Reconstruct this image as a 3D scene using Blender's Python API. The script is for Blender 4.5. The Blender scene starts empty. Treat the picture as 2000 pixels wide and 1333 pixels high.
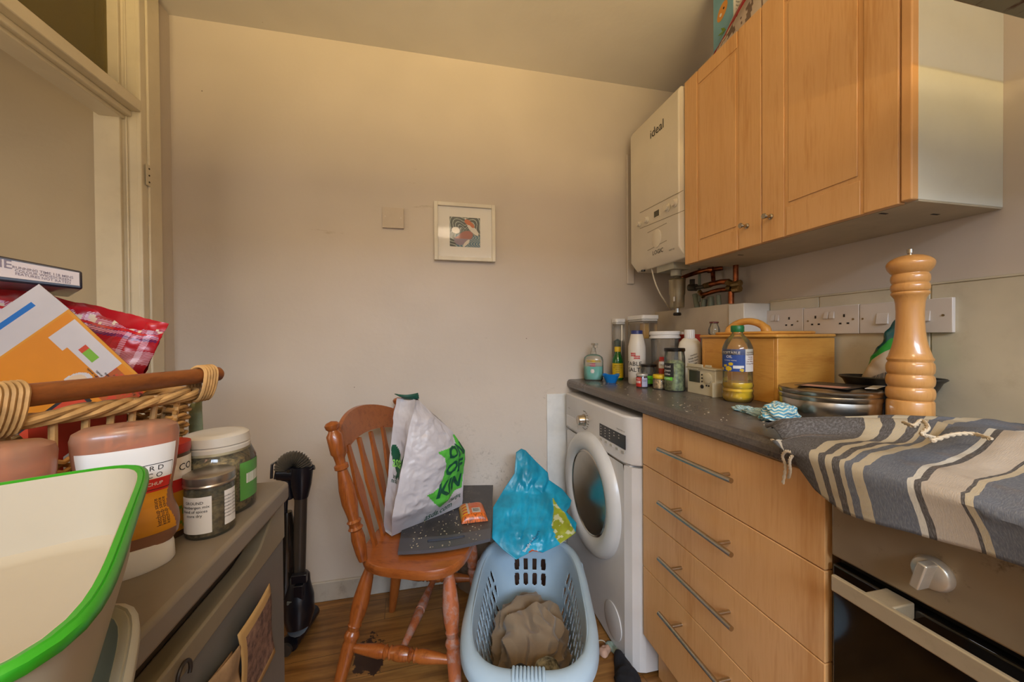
import bpy, bmesh, math, random
from mathutils import Vector, Matrix, noise
random.seed(7)
sc = bpy.context.scene
COL = sc.collection
PI = math.pi
V = Vector
# ------------------------------------------------------------------ camera
FPX = 725.53
_a, _b, _r = math.radians(12.5257), math.radians(-.5415), math.radians(-.436)
CAMH = 1.135
FW = V((math.sin(_a)*math.cos(_b), math.cos(_a)*math.cos(_b), math.sin(_b)))
_u = V((-math.sin(_a)*math.sin(_b), -math.cos(_a)*math.sin(_b), math.cos(_b)))
_q = V((math.cos(_a), -math.sin(_a), 0))
RT = math.cos(_r)*_q + math.sin(_r)*_u
UP = -math.sin(_r)*_q + math.cos(_r)*_u
CP = V((0, 0, CAMH))
cd = bpy.data.cameras.new('camera'); cam = bpy.data.objects.new('camera', cd); COL.objects.link(cam)
m = Matrix((RT, UP, -FW)).transposed().to_4x4(); m.translation = CP
cam.matrix_world = m
cd.sensor_fit = 'HORIZONTAL'; cd.sensor_width = 36; cd.lens = FPX/2000*36; cd.clip_start = .02
sc.camera = cam
def ray(px, py): return FW + (px-1000)/FPX*RT + (666.5-py)/FPX*UP
def PX(px, py, x): d = ray(px, py); return CP + d*(x/d.x)
def PY(px, py, y): d = ray(px, py); return CP + d*(y/d.y)
def PZ(px, py, z): d = ray(px, py); return CP + d*((z-CAMH)/d.z)
# ------------------------------------------------------------------ view, world and light
vs = sc.view_settings
vs.view_transform = 'Standard'; vs.look = 'None'; vs.gamma = 1; vs.use_curve_mapping = False
vs.exposure = 0.22
w = bpy.data.worlds.new('sky'); sc.world = w; w.use_nodes = True
nt = w.node_tree; nt.nodes['Background'].inputs[0].default_value = (.75, .85, 1, 1); nt.nodes['Background'].inputs[1].default_value = 1.0
def area(name, loc, target, sx, sy, power, colr, spread=PI):
    l = bpy.data.lights.new(name, 'AREA'); l.shape = 'RECTANGLE'; l.size = sx; l.size_y = sy
    l.energy = power; l.color = colr; l.spread = spread
    o = bpy.data.objects.new(name, l); COL.objects.link(o); o.location = loc
    o.rotation_euler = (V(target)-V(loc)).to_track_quat('-Z', 'Y').to_euler()
    return o
# window wall is at y = -1.6: sky light falls down through it, warm ground light rises through it
area('sky_light_outside', (.2, -3.6, 3.35), (.2, 1.7, .9), 3.4, 1.5, 490, (.66, .80, 1.0))
area('ground_light_outside', (.2, -3.6, .15), (.2, 1.7, 2.2), 3.4, .8, 540, (1.0, .72, .30))
area('warm_overhead_fill', (.15, -.55, 2.25), (.15, -.5, 0), .35, .35, 9, (1.0, .80, .58))  # weak warm fill added overhead, no fitting is built for it
area('hall_soft_fill', (-2.3, .75, 1.5), (-1.0, 1.1, 1.5), 1.3, 1.5, 14, (1.0, .82, .60))  # big soft panel added to brighten the hall, not a real fitting
# ------------------------------------------------------------------ helpers
def lin(h):
    if isinstance(h, tuple): return (h[0], h[1], h[2], 1)
    h = h.lstrip('#'); c = [int(h[i:i+2], 16)/255 for i in (0, 2, 4)]
    return tuple(((x/12.92) if x <= .04045 else ((x+.055)/1.055)**2.4) for x in c)+(1,)
class NB:
    def __init__(s, name):
        s.m = bpy.data.materials.new(name); s.m.use_nodes = True; s.t = s.m.node_tree
        s.b = s.t.nodes['Principled BSDF']; s.o = s.t.nodes['Material Output']
    def n(s, typ, **k):
        x = s.t.nodes.new(typ)
        for a, v in k.items():
            if a.startswith('i_'):
                key = a[2:]; key = int(key) if key.isdigit() else key.replace('_', ' ')
                s.s(x.inputs[key], v)
            else: setattr(x, a, v)
        return x
    def s(s, inp, v):
        if isinstance(v, bpy.types.NodeSocket): s.t.links.new(v, inp)
        else: inp.default_value = v
    def math(s, op, a, b=0, c=0):
        x = s.n('ShaderNodeMath', operation=op); s.s(x.inputs[0], a); s.s(x.inputs[1], b)
        if op in ('MULTIPLY_ADD', 'SMOOTH_MIN'): s.s(x.inputs[2], c)
        return x.outputs[0]
    def mix(s, f, a, b):
        x = s.n('ShaderNodeMix', data_type='RGBA'); s.s(x.inputs[0], f); s.s(x.inputs[6], a); s.s(x.inputs[7], b); return x.outputs[2]
    def co(s, kind='Object', scale=(1, 1, 1), rot=(0, 0, 0), loc=(0, 0, 0)):
        t = s.n('ShaderNodeTexCoord'); mp = s.n('ShaderNodeMapping'); s.t.links.new(t.outputs[kind], mp.inputs[0])
        mp.inputs['Scale'].default_value = scale; mp.inputs['Rotation'].default_value = rot; mp.inputs['Location'].default_value = loc
        return mp.outputs[0]
    def noise(s, vec, scale, detail=3, rough=.55):
        x = s.n('ShaderNodeTexNoise'); s.s(x.inputs['Vector'], vec); x.inputs['Scale'].default_value = scale
        x.inputs['Detail'].default_value = detail; x.inputs['Roughness'].default_value = rough; return x.outputs[0]
    def ramp(s, f, stops, interp='LINEAR'):
        x = s.n('ShaderNodeValToRGB'); s.s(x.inputs[0], f); cr = x.color_ramp; cr.interpolation = interp
        while len(cr.elements) < len(stops): cr.elements.new(.5)
        for e, (p, c) in zip(cr.elements, stops): e.position = p; e.color = lin(c) if isinstance(c, (str, tuple)) else (c, c, c, 1)
        return x.outputs[0]
    def step(s, f, lo, hi):
        x = s.n('ShaderNodeMapRange', interpolation_type='SMOOTHSTEP'); s.s(x.inputs[0], f); x.inputs[1].default_value = lo; x.inputs[2].default_value = hi; return x.outputs[0]
    def bump(s, h, strength=.3, dist=.002):
        x = s.n('ShaderNodeBump'); x.inputs['Strength'].default_value = strength; x.inputs['Distance'].default_value = dist
        s.s(x.inputs['Height'], h); s.t.links.new(x.outputs[0], s.b.inputs['Normal'])
MC = {}
def mat(name, c, rough=.5, metal=0, var=.06, vs_=6, bump=0, bs=60, dirt=0, coat=0, sheen=0, dirtc='#4a3a26', spec=.5, em=0):
    if name in MC: return MC[name]
    s = NB(name); co = s.co(); c = lin(c)
    base = c
    if var:
        nz = s.noise(co, vs_, 4)
        d = tuple(x*(1-var*2.2) for x in c[:3])+(1,); l = tuple(min(1, x*(1+var)) for x in c[:3])+(1,)
        base = s.mix(s.step(nz, .3, .7), d, l)
    if dirt:
        n2 = s.noise(co, 14, 6, .7); base = s.mix(s.math('MULTIPLY', s.step(n2, .52, .78), dirt), base, lin(dirtc))
    s.s(s.b.inputs['Base Color'], base)
    s.b.inputs['Roughness'].default_value = rough; s.b.inputs['Metallic'].default_value = metal
    s.b.inputs['Specular IOR Level'].default_value = spec
    if coat: s.b.inputs['Coat Weight'].default_value = coat
    if sheen: s.b.inputs['Sheen Weight'].default_value = sheen
    if bump: s.bump(s.noise(co, bs, 4), bump)
    MC[name] = s.m; return s.m
def wood(name, c1, c2, c3=None, axis=2, sc_=(30, 30, 1.6), rough=.45, scale=3, bump=.05, wear=0, wearc='#b9a698', coat=0, grain='Object'):
    if name in MC: return MC[name]
    s = NB(name); scl = [sc_[0]]*3; scl[axis] = sc_[2]
    co = s.co(grain, tuple(scl)); n1 = s.noise(co, scale*.35, 5, .6)
    co2 = s.co(grain, tuple(x*4 for x in scl)); n2 = s.noise(co2, scale, 3)
    f = s.math('ADD', s.math('MULTIPLY', n1, .7), s.math('MULTIPLY', n2, .3))
    base = s.ramp(f, [(.34, c1), (.52, c2), (.66, c3 or c1)])
    if wear:
        n3 = s.noise(s.co('Object'), 22, 6, .7); base = s.mix(s.math('MULTIPLY', s.step(n3, .45, .6), wear), base, lin(wearc))
    s.s(s.b.inputs['Base Color'], base); s.b.inputs['Roughness'].default_value = rough
    if coat: s.b.inputs['Coat Weight'].default_value = coat
    if bump: s.bump(f, bump, .001)
    MC[name] = s.m; return s.m
def thin(name, tint, milk=.0, milkc='#ffffff', rough=.08, gloss=1.0):
    """thin clear or milky plastic or glass wall"""
    if name in MC: return MC[name]
    s = NB(name); tr = s.n('ShaderNodeBsdfTransparent'); tr.inputs[0].default_value = lin(tint)
    gl = s.n('ShaderNodeBsdfGlossy'); gl.inputs[1].default_value = rough
    fr = s.n('ShaderNodeFresnel'); fr.inputs[0].default_value = 1.45
    mx = s.n('ShaderNodeMixShader'); s.s(mx.inputs[0], s.math('MULTIPLY', fr.outputs[0], gloss)); s.t.links.new(tr.outputs[0], mx.inputs[1]); s.t.links.new(gl.outputs[0], mx.inputs[2])
    out = mx
    if milk:
        s.b.inputs['Base Color'].default_value = lin(milkc); s.b.inputs['Roughness'].default_value = .35
        m2 = s.n('ShaderNodeMixShader'); m2.inputs[0].default_value = milk
        s.t.links.new(mx.outputs[0], m2.inputs[1]); s.t.links.new(s.b.outputs[0], m2.inputs[2]); out = m2
    s.t.links.new(out.outputs[0], s.o.inputs[0]); MC[name] = s.m; return s.m
BASE = {}
class MB:
    def __init__(s): s.v = []; s.f = []; s.mi = []; s.sm = []; s.uv = []
    def add(s, vs, fs, mi=0, sm=False, uvs=None):
        o = len(s.v); s.v += [V(p) for p in vs]
        for k, f in enumerate(fs):
            s.f.append([i+o for i in f]); s.mi.append(mi(k) if callable(mi) else mi); s.sm.append(sm)
            s.uv.append(uvs[k] if uvs else None)
        return s
    def box(s, c, d, M=None, mi=0):
        c = V(c); x, y, z = d[0]/2, d[1]/2, d[2]/2
        vs = [V((i*x, j*y, k*z)) for i in (-1, 1) for j in (-1, 1) for k in (-1, 1)]
        vs = [(M@p if M else p)+c for p in vs]
        return s.add(vs, [(0, 1, 3, 2), (4, 6, 7, 5), (0, 4, 5, 1), (2, 3, 7, 6), (0, 2, 6, 4), (1, 5, 7, 3)], mi)
    def bb(s, a, b, mi=0):
        a = V(a); b = V(b); return s.box((a+b)/2, [abs(x) for x in (b-a)], None, mi)
    def prism(s, poly, z0, z1, M=None, mi=0, f=None):
        n = len(poly); g = f or (lambda p, z: V((p[0], p[1], z)))
        vs = [g(p, z0) for p in poly]+[g(p, z1) for p in poly]
        if M: vs = [M@p for p in vs]
        fs = [tuple(range(n-1, -1, -1)), tuple(range(n, 2*n))]+[(i, (i+1) % n, n+(i+1) % n, n+i) for i in range(n)]
        return s.add(vs, fs, mi)
    def grid(s, fn, nu, nv, mi=0, sm=True, cu=False, mf=None, u0=0, u1=1, v0=0, v1=1):
        vs = []; mu = nu if cu else nu+1
        for j in range(nv+1):
            for i in range(mu): vs.append(fn(u0+(u1-u0)*i/nu, v0+(v1-v0)*j/nv))
        fs = []; uvs = []; mis = []
        for j in range(nv):
            for i in range(nu):
                a = j*mu+i; b = j*mu+(i+1) % mu
                fs.append((a, b, b+mu, a+mu))
                U = [u0+(u1-u0)*k/nu for k in (i, i+1)]; W = [v0+(v1-v0)*k/nv for k in (j, j+1)]
                uvs.append([(U[0], W[0]), (U[1], W[0]), (U[1], W[1]), (U[0], W[1])])
                mis.append(mf((U[0]+U[1])/2, (W[0]+W[1])/2) if mf else mi)
        if mf:
            keep = [k for k in range(len(fs)) if mis[k] is not None]
            fs = [fs[k] for k in keep]; uvs = [uvs[k] for k in keep]; mis = [mis[k] for k in keep]
        return s.add(vs, fs, lambda k: mis[k], sm, uvs)
    def lathe(s, pr, c=(0, 0, 0), M=None, seg=28, mi=0, el=(1, 1), mf=None, sq=0):
        c = V(c); n = len(pr)
        vs = []
        for r, z in pr:
            for i in range(seg):
                a = 2*PI*i/seg; ca, sa = math.cos(a), math.sin(a)
                if sq: k = (abs(ca)**sq+abs(sa)**sq)**(-1/sq); ca *= k; sa *= k
                p = V((r*ca*el[0], r*sa*el[1], z)); vs.append((M@p if M else p)+c)
        fs = []; mis = []
        for j in range(n-1):
            for i in range(seg):
                fs.append((j*seg+i, j*seg+(i+1) % seg, (j+1)*seg+(i+1) % seg, (j+1)*seg+i)); mis.append(mf(j) if mf else mi)
        if pr[0][0] > 1e-5: fs.append(tuple(range(seg-1, -1, -1))); mis.append(mf(0) if mf else mi)
        if pr[-1][0] > 1e-5: fs.append(tuple(range((n-1)*seg, n*seg))); mis.append(mf(n-2) if mf else mi)
        return s.add(vs, fs, lambda k: mis[k], True)
    def turn(s, p0, p1, pr, seg=20, mi=0):
        """lathe along the line p0 > p1, profile (t, r)"""
        p0 = V(p0); p1 = V(p1); d = p1-p0; L = d.length
        M = d.to_track_quat('Z', 'Y').to_matrix()
        return s.lathe([(r, t*L) for t, r in pr], p0, M, seg, mi)
    def cyl(s, p0, p1, r, r1=None, seg=20, mi=0): return s.turn(p0, p1, [(0, r), (1, r if r1 is None else r1)], seg, mi)
    def tube(s, pts, r, seg=8, mi=0, closed=False, flat=1):
        pts = [V(p) for p in pts]; n = len(pts); R = r if isinstance(r, (list, tuple)) else [r]*n
        ups = V((0, 0, 1)); vs = []; prev = None
        for i, p in enumerate(pts):
            a = pts[(i-1) % n] if (closed or i) else p; b = pts[(i+1) % n] if (closed or i < n-1) else p
            t = (b-a).normalized()
            if prev is None: x = t.cross(ups); x = t.cross(V((1, 0, 0))) if x.length < .1 else x
            else: x = prev - t*prev.dot(t)
            x.normalize(); prev = x; y = t.cross(x)
            for k in range(seg):
                an = 2*PI*k/seg; vs.append(p+(x*math.cos(an)+y*math.sin(an)*flat)*R[i])
        m_ = n if closed else n-1
        fs = [(j*seg+k, j*seg+(k+1) % seg, ((j+1) % n)*seg+(k+1) % seg, ((j+1) % n)*seg+k) for j in range(m_) for k in range(seg)]
        if not closed: fs += [tuple(range(seg-1, -1, -1)), tuple(range((n-1)*seg, n*seg))]
        return s.add(vs, fs, mi, True)
    def quad(s, a, b, c, d, mi=0): return s.add([a, b, c, d], [(0, 1, 2, 3)], mi, False, [[(0, 0), (1, 0), (1, 1), (0, 1)]])
    def text(s, txt, size, place, mi=0, ax='CENTER', bold=.006):
        """place(x, y) -> point"""
        vs, fs = text2d(txt, ax, bold); o = [place(x*size, y*size) for x, y in vs]
        return s.add(o, fs, mi)
    def build(s, name, mats, parent=None, bevel=0, bs=2, world=True, sub=0, solid=0, sharp=40, smooth=None):
        me = bpy.data.meshes.new(name); vs = s.v; loc = V((0, 0, 0))
        if parent is not None and world:
            inv = BASE[parent.name].inverted(); vs = [inv@p for p in vs]
        elif parent is None and world and vs:
            xs = [p.x for p in vs]; ys = [p.y for p in vs]; zs = [p.z for p in vs]
            loc = V(((min(xs)+max(xs))/2, (min(ys)+max(ys))/2, min(zs))); vs = [p-loc for p in vs]
        me.from_pydata([tuple(p) for p in vs], [], s.f)
        mats = mats if isinstance(mats, (list, tuple)) else [mats]
        for m_ in mats: me.materials.append(m_)
        uvl = me.uv_layers.new(name='UVMap') if any(s.uv) else None
        for p, mi, sm, uv in zip(me.polygons, s.mi, s.sm, s.uv):
            p.material_index = mi; p.use_smooth = sm if smooth is None else smooth
            if uvl and uv:
                for li, c in zip(p.loop_indices, uv): uvl.data[li].uv = c
        me.update()
        bm = bmesh.new(); bm.from_mesh(me)
        if not getattr(s, 'open', False): bmesh.ops.recalc_face_normals(bm, faces=bm.faces)
        bm.to_mesh(me); bm.free()
        if any(s.sm) or smooth: me.set_sharp_from_angle(angle=math.radians(sharp))
        o = bpy.data.objects.new(name, me); COL.objects.link(o)
        if parent is not None: o.parent = parent; BASE[o.name] = BASE[parent.name].copy()
        else: o.location = loc; BASE[o.name] = Matrix.Translation(loc)
        if solid: q = o.modifiers.new('s', 'SOLIDIFY'); q.thickness = solid; q.offset = 0
        if bevel:
            q = o.modifiers.new('b', 'BEVEL'); q.width = bevel; q.segments = bs; q.limit_method = 'ANGLE'; q.angle_limit = math.radians(50); q.harden_normals = False
            for p in me.polygons: p.use_smooth = True
            me.set_sharp_from_angle(angle=math.radians(50))
        if sub: q = o.modifiers.new('u', 'SUBSURF'); q.levels = sub; q.render_levels = sub
        return o
_TC = {}
def text2d(txt, ax='CENTER', bold=.006):
    k = (txt, ax, bold)
    if k in _TC: return _TC[k]
    c = bpy.data.curves.new('t', 'FONT'); c.body = txt; c.size = 1; c.align_x = ax; c.align_y = 'CENTER'; c.resolution_u = 2; c.offset = bold
    o = bpy.data.objects.new('t', c); me = o.to_mesh()
    bm = bmesh.new(); bm.from_mesh(me); bmesh.ops.triangulate(bm, faces=bm.faces)
    for _ in range(3):
        es = [e for e in bm.edges if e.calc_length() > .22]
        if not es: break
        bmesh.ops.subdivide_edges(bm, edges=es, cuts=1); bmesh.ops.triangulate(bm, faces=[f for f in bm.faces if len(f.verts) > 3])
    bm.verts.ensure_lookup_table(); bm.verts.index_update()
    r = ([(v.co.x, v.co.y) for v in bm.verts], [tuple(v.index for v in f.verts) for f in bm.faces]); bm.free()
    o.to_mesh_clear(); bpy.data.objects.remove(o); bpy.data.curves.remove(c); _TC[k] = r; return r
def meta(o, label=None, cat=None, group=None, kind=None):
    if label: o['label'] = label
    if cat: o['category'] = cat
    if group: o['group'] = group
    if kind: o['kind'] = kind
    return o
def thing(name, label, cat, loc=(0, 0, 0), rz=0, group=None):
    o = bpy.data.objects.new(name, None); COL.objects.link(o); o.location = loc; o.rotation_euler = (0, 0, rz); o.empty_display_size = .05
    BASE[o.name] = Matrix.Translation(V(loc))@Matrix.Rotation(rz, 4, 'Z'); return meta(o, label, cat, group)
def struct(name, mb, mats, **k): o = mb.build(name, mats, **k); o['kind'] = 'structure'; return o
def rrect(w, d, r, n=6):
    p = []
    for cx, cy, a0 in ((w/2-r, d/2-r, 0), (-w/2+r, d/2-r, PI/2), (-w/2+r, -d/2+r, PI), (w/2-r, -d/2+r, 1.5*PI)):
        for k in range(n+1): a = a0+PI/2*k/n; p.append((cx+r*math.cos(a), cy+r*math.sin(a)))
    return p
def nz(p, s=1, seed=0): return noise.noise(V((p[0]*s+seed, p[1]*s+seed*1.7, p[2]*s-seed)))
def fr(p, s=1, seed=0, o=4):
    t = 0; a = 1
    for k in range(o): t += a*nz(p, s, seed+k*3.1); s *= 2.03; a *= .5
    return t
def arc(f, n, *a): return [f(i/n) for i in range(n+1)]
def interp(tab, t):
    if t <= tab[0][0]: return tab[0][1]
    for (a, x), (b, y) in zip(tab, tab[1:]):
        if t <= b:
            k = (t-a)/(b-a) if b > a else 0; return x+(y-x)*k
    return tab[-1][1]
def spline(pts, n):
    pts = [V(p) for p in pts]; out = []; P = [2*pts[0]-pts[1]]+pts+[2*pts[-1]-pts[-2]]
    for i in range(1, len(P)-2):
        for k in range(n):
            t = k/n; a, b, c, d = P[i-1], P[i], P[i+1], P[i+2]
            out.append(.5*((2*b)+(c-a)*t+(2*a-5*b+4*c-d)*t*t+(-a+3*b-3*c+d)*t**3))
    out.append(pts[-1]); return out
# ------------------------------------------------------------------ room
XL, XR, YB, ZC, YF = -.996, 1.277, 1.743, 2.4255, -1.6
ZT = .925
def wallmat(name, c, specks=True):
    s = NB(name); co = s.co('Object')
    n1 = s.noise(co, 1.4, 3); n2 = s.noise(co, 26, 5, .6)
    c0 = lin(c); d = tuple(x*.88 for x in c0[:3])+(1,)
    base = s.mix(s.step(n1, .3, .7), d, c0)
    # scattered fly specks and scuffs
    v = s.n('ShaderNodeTexVoronoi'); s.s(v.inputs['Vector'], co); v.inputs['Scale'].default_value = 9; v.inputs['Randomness'].default_value = 1
    base = s.mix(s.math('MULTIPLY', s.math('LESS_THAN', v.outputs['Distance'], .022), .8), base, lin('#4a3520'))
    if specks:   # mould speckle low down towards the corner
        geo = s.n('ShaderNodeNewGeometry'); sx = s.n('ShaderNodeSeparateXYZ'); s.t.links.new(geo.outputs['Position'], sx.inputs[0])
        a = s.math('MULTIPLY', s.step(sx.outputs[0], -.05, .45), s.math('SUBTRACT', 1, s.step(sx.outputs[2], .75, 1.05)))
        n3 = s.noise(co, 5, 2); n4 = s.noise(co, 75, 3, .8)
        k = s.math('MULTIPLY', s.math('MULTIPLY', a, s.step(n3, .5, .62)), s.step(n4, .5, .68))
        base = s.mix(s.math('MULTIPLY', k, .55), base, lin('#5c5040'))
    n5 = s.noise(s.co('Object', (1, 1, 7)), 3, 6, .75)
    base = s.mix(s.math('MULTIPLY', s.step(n5, .68, .74), .35), base, lin('#8a7448'))
    s.s(s.b.inputs['Base Color'], base); s.b.inputs['Roughness'].default_value = .42
    s.bump(s.math('ADD', s.noise(co, 7, 3), s.math('MULTIPLY', n2, .35)), .35, .006)
    MC[name] = s.m; return s.m
PAINT = wallmat('cream_wall_paint', '#cabeb0'); CEIL = wallmat('ceiling_paint', '#d0cbc6', False)
GLOSS = mat('cream_gloss_paint', '#d3c7ad', .28, var=.03, bump=.15, bs=9, dirt=.12, dirtc='#8d7850')
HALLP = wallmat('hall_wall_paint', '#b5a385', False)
def floor_mat():
    s = NB('wood_plank_vinyl'); co = s.co('Object', (1, 1, 1), (0, 0, math.radians(-3)))
    br = s.n('ShaderNodeTexBrick'); s.s(br.inputs['Vector'], co); br.offset = .37
    for k, v in (('Scale', 1), ('Mortar Size', .0012), ('Brick Width', .62), ('Row Height', .125), ('Bias', 0)): br.inputs[k].default_value = v
    br.inputs['Color1'].default_value = (.35, .35, .35, 1); br.inputs['Color2'].default_value = (.65, .65, .65, 1); br.inputs['Mortar'].default_value = (0, 0, 0, 1)
    sx = s.n('ShaderNodeSeparateColor'); s.t.links.new(br.outputs[0], sx.inputs[0])
    add = s.n('ShaderNodeVectorMath', operation='ADD'); s.s(add.inputs[0], s.co('Object', (2.5, 38, 2.5))); s.t.links.new(br.outputs[0], add.inputs[1])
    g = s.noise(add.outputs[0], 1.1, 6, .6); g2 = s.noise(s.co('Object', (7, 110, 7)), 1.2, 4, .6)
    f = s.math('ADD', s.math('MULTIPLY', g, .75), s.math('MULTIPLY', g2, .25))
    base = s.ramp(f, [(.33, '#5c3a1b'), (.47, '#7f5528'), (.6, '#9a6c36'), (.7, '#785026')])
    base = s.mix(s.math('MULTIPLY', s.math('SUBTRACT', .65, sx.outputs[0]), .55), base, lin('#6a4724'))
    base = s.mix(s.math('MULTIPLY', br.outputs['Fac'], .7), base, lin('#3a2613'))
    # a torn dark patch in the vinyl under the chair
    geo = s.n('ShaderNodeNewGeometry'); sp = s.n('ShaderNodeVectorMath', operation='SUBTRACT'); s.t.links.new(geo.outputs['Position'], sp.inputs[0])
    c = PZ(722, 1278, 0); sp.inputs[1].default_value = (c.x, c.y, 0)
    sc_ = s.n('ShaderNodeVectorMath', operation='MULTIPLY'); s.t.links.new(sp.outputs[0], sc_.inputs[0]); sc_.inputs[1].default_value = (1, .62, 1)
    ln = s.n('ShaderNodeVectorMath', operation='LENGTH'); s.t.links.new(sc_.outputs[0], ln.inputs[0])
    dd = s.math('ADD', ln.outputs['Value'], s.math('MULTIPLY', s.math('SUBTRACT', s.noise(s.co('Object'), 14, 4, .7), .5), .12))
    base = s.mix(s.math('SUBTRACT', 1, s.step(dd, .048, .052)), base, lin('#2b1710'))
    n5 = s.noise(s.co('Object'), 4, 5, .7); base = s.mix(s.math('MULTIPLY', s.step(n5, .45, .75), .4), base, lin('#54381d'))
    s.s(s.b.inputs['Base Color'], base); s.s(s.b.inputs['Roughness'], s.ramp(n5, [(.3, (.28,)*3), (.7, (.5,)*3)])); s.bump(f, .12, .001)
    return s.m
struct('floor', MB().bb((-2.4, -1.75, -.06), (1.4, 1.85, 0)), floor_mat())
struct('ceiling', MB().bb((-2.4, -1.75, ZC), (1.4, 1.85, ZC+.06)), CEIL)
struct('wall_back', MB().bb((XL-.11, YB, 0), (1.4, YB+.12, ZC)), PAINT)
struct('wall_right', MB().bb((XR, -1.7, 0), (XR+.12, YB, ZC)), PAINT)
# left wall: pier beside the door opening, then solid wall behind the camera
YD = 1.665   # where the architrave starts
struct('wall_left', MB().bb((XL-.11, YD-.1, 0), (XL, YB, ZC)).bb((XL-.11, -1.6, 0), (XL, .70, ZC)).bb((XL-.11, .70, 2.37), (XL, YD-.1, ZC)), PAINT)
struct('wall_front', MB().bb((-2.4, YF-.12, 0), (-.93, YF, ZC)).bb((1.23, YF-.12, 0), (1.4, YF, ZC)).bb((-.93, YF-.12, 0), (1.23, YF, .95)).bb((-.93, YF-.12, 2.28), (1.23, YF, ZC)), PAINT)
wf = MB()
for a, b in (((-.93, 0), (-.88, 0)), ((1.18, 0), (1.23, 0)), ((.12, 0), (.17, 0))): wf.bb((a[0], YF-.09, .95), (b[0], YF-.03, 2.28))
wf.bb((-.93, YF-.09, .95), (1.23, YF-.03, 1.0)).bb((-.93, YF-.09, 2.24), (1.23, YF-.03, 2.28))
struct('window_1', wf, mat('white_pvc', '#e6e6e2', .3))
# hall beyond the door
struct('wall_hall', MB().bb((-2.4, 1.612, 0), (XL-.11, 1.75, ZC)).bb((-2.45, -1.6, 0), (-2.35, 1.612, ZC)), HALLP)
# door frame
d1 = meta(bpy.data.objects.new('door_1', None), kind='structure'); COL.objects.link(d1); d1.location = (XL, 1.56, 0); BASE['door_1'] = Matrix.Translation(d1.location)
f = MB()   # architrave in three steps, then the jamb with its stop
f.bb((XL, YD-.012, 0), (XL+.012, YD, ZC)).bb((XL, YD-.075, 0), (XL+.02, YD-.012, ZC)).bb((XL, YD-.104, 0), (XL+.014, YD-.075, ZC))
f.bb((XL, .62, 0), (XL+.018, .70, ZC)).bb((XL, .70, 2.37), (XL+.018, YD-.104, ZC-.003))
f.build('architrave', GLOSS, d1, bevel=.003)
f = MB().bb((XL-.115, YD-.104, 0), (XL+.003, YD-.09, 2.37)).bb((XL-.115, YD-.116, 0), (XL-.04, YD-.104, 2.37)).bb((XL-.03, YD-.108, 0), (XL-.024, YD-.104, 2.37))
f.bb((XL-.115, .70, 0), (XL, .714, 2.37)).bb((XL-.115, .70, 2.355), (XL, YD-.104, 2.37))
f.build('jamb', GLOSS, d1, bevel=.002)
f = MB().bb((XL-.10, .70, 1.905), (XL-.03, YD-.104, 1.962)).bb((XL-.05, .70, 1.935), (XL+.016, YD-.104, 1.975)).bb((XL-.03, .70, 1.915), (XL-.012, YD-.104, 1.935))
f.bb((XL-.10, .70, 2.33), (XL-.05, YD-.104, 2.37))
f.build('transom', GLOSS, d1, bevel=.003)
MB().bb((XL-.075, .70, 1.96), (XL-.071, YD-.104, 2.35)).build('fanlight_pane', thin('old_yellow_glass', '#e3d9a8', .25, '#a39458'), d1)
h = PX(290, 343, XL+.02)
f = MB().bb((XL+.019, h.y-.012, h.z-.037), (XL+.0215, h.y+.014, h.z+.037), 0)
for k in (-.024, 0, .024): f.cyl((XL+.021, h.y+.001, h.z+k), (XL+.023, h.y+.001, h.z+k), .003, mi=1, seg=10)
f.build('hinge', [GLOSS, mat('dark_screw', '#4a4030', .4, .6)], d1)
# skirting, boxing and patches on the walls
struct('baseboard_back', MB().bb((XL, YB-.013, 0), (.62, YB, .085)), mat('painted_skirting', '#b3aa9c', .4, dirt=.4, bump=.2, bs=30), bevel=.004)
p = PY(1067, 770, YB)
struct('trim_1', MB().bb((p.x, YB-.009, 0), (.72, YB, p.z)), mat('bare_white_panel', '#d6d6d2', .5, dirt=.15, dirtc='#6d6a50'), bevel=.002)
p = PY(1222, 303, YB); q = PY(1236, 556, YB)
struct('trim_2', MB().bb((p.x, YB-.012, q.z), (q.x+.004, YB, p.z)), PAINT, bevel=.005)
# splash back: one row of large tiles, one mesh with its joints
TILE = mat('cream_tile', '#c6bda6', .25, var=.05, dirt=.2, dirtc='#8c7c5c')
t = MB(); ys = [1.168, .985, .703, .40, .1, -.2, -.5]
for a, b in zip(ys, ys[1:]): t.bb((XR-.012, b+.0015, ZT), (XR, a-.0015, 1.262))
t.bb((XR-.009, -.5, ZT), (XR, 1.168, 1.2605)).bb((XR-.014, -.5, 1.262), (XR, 1.168, 1.268))
struct('trim_3', t, TILE, bevel=.0015)
# boards boxing in the pipes below the boiler
t = MB().bb((1.157, 1.247, ZT), (1.170, YB, 1.262)).bb((1.170, 1.247, 1.25), (XR, 1.262, 1.262))
struct('trim_4', t, mat('painted_board', '#b9ac98', .5, dirt=.1), bevel=.001)
struct('trim_5', MB().bb((1.150, 1.170, ZT), (XR, 1.243, 1.258)), mat('white_boxing', '#d2cec4', .45), bevel=.002)
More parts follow.
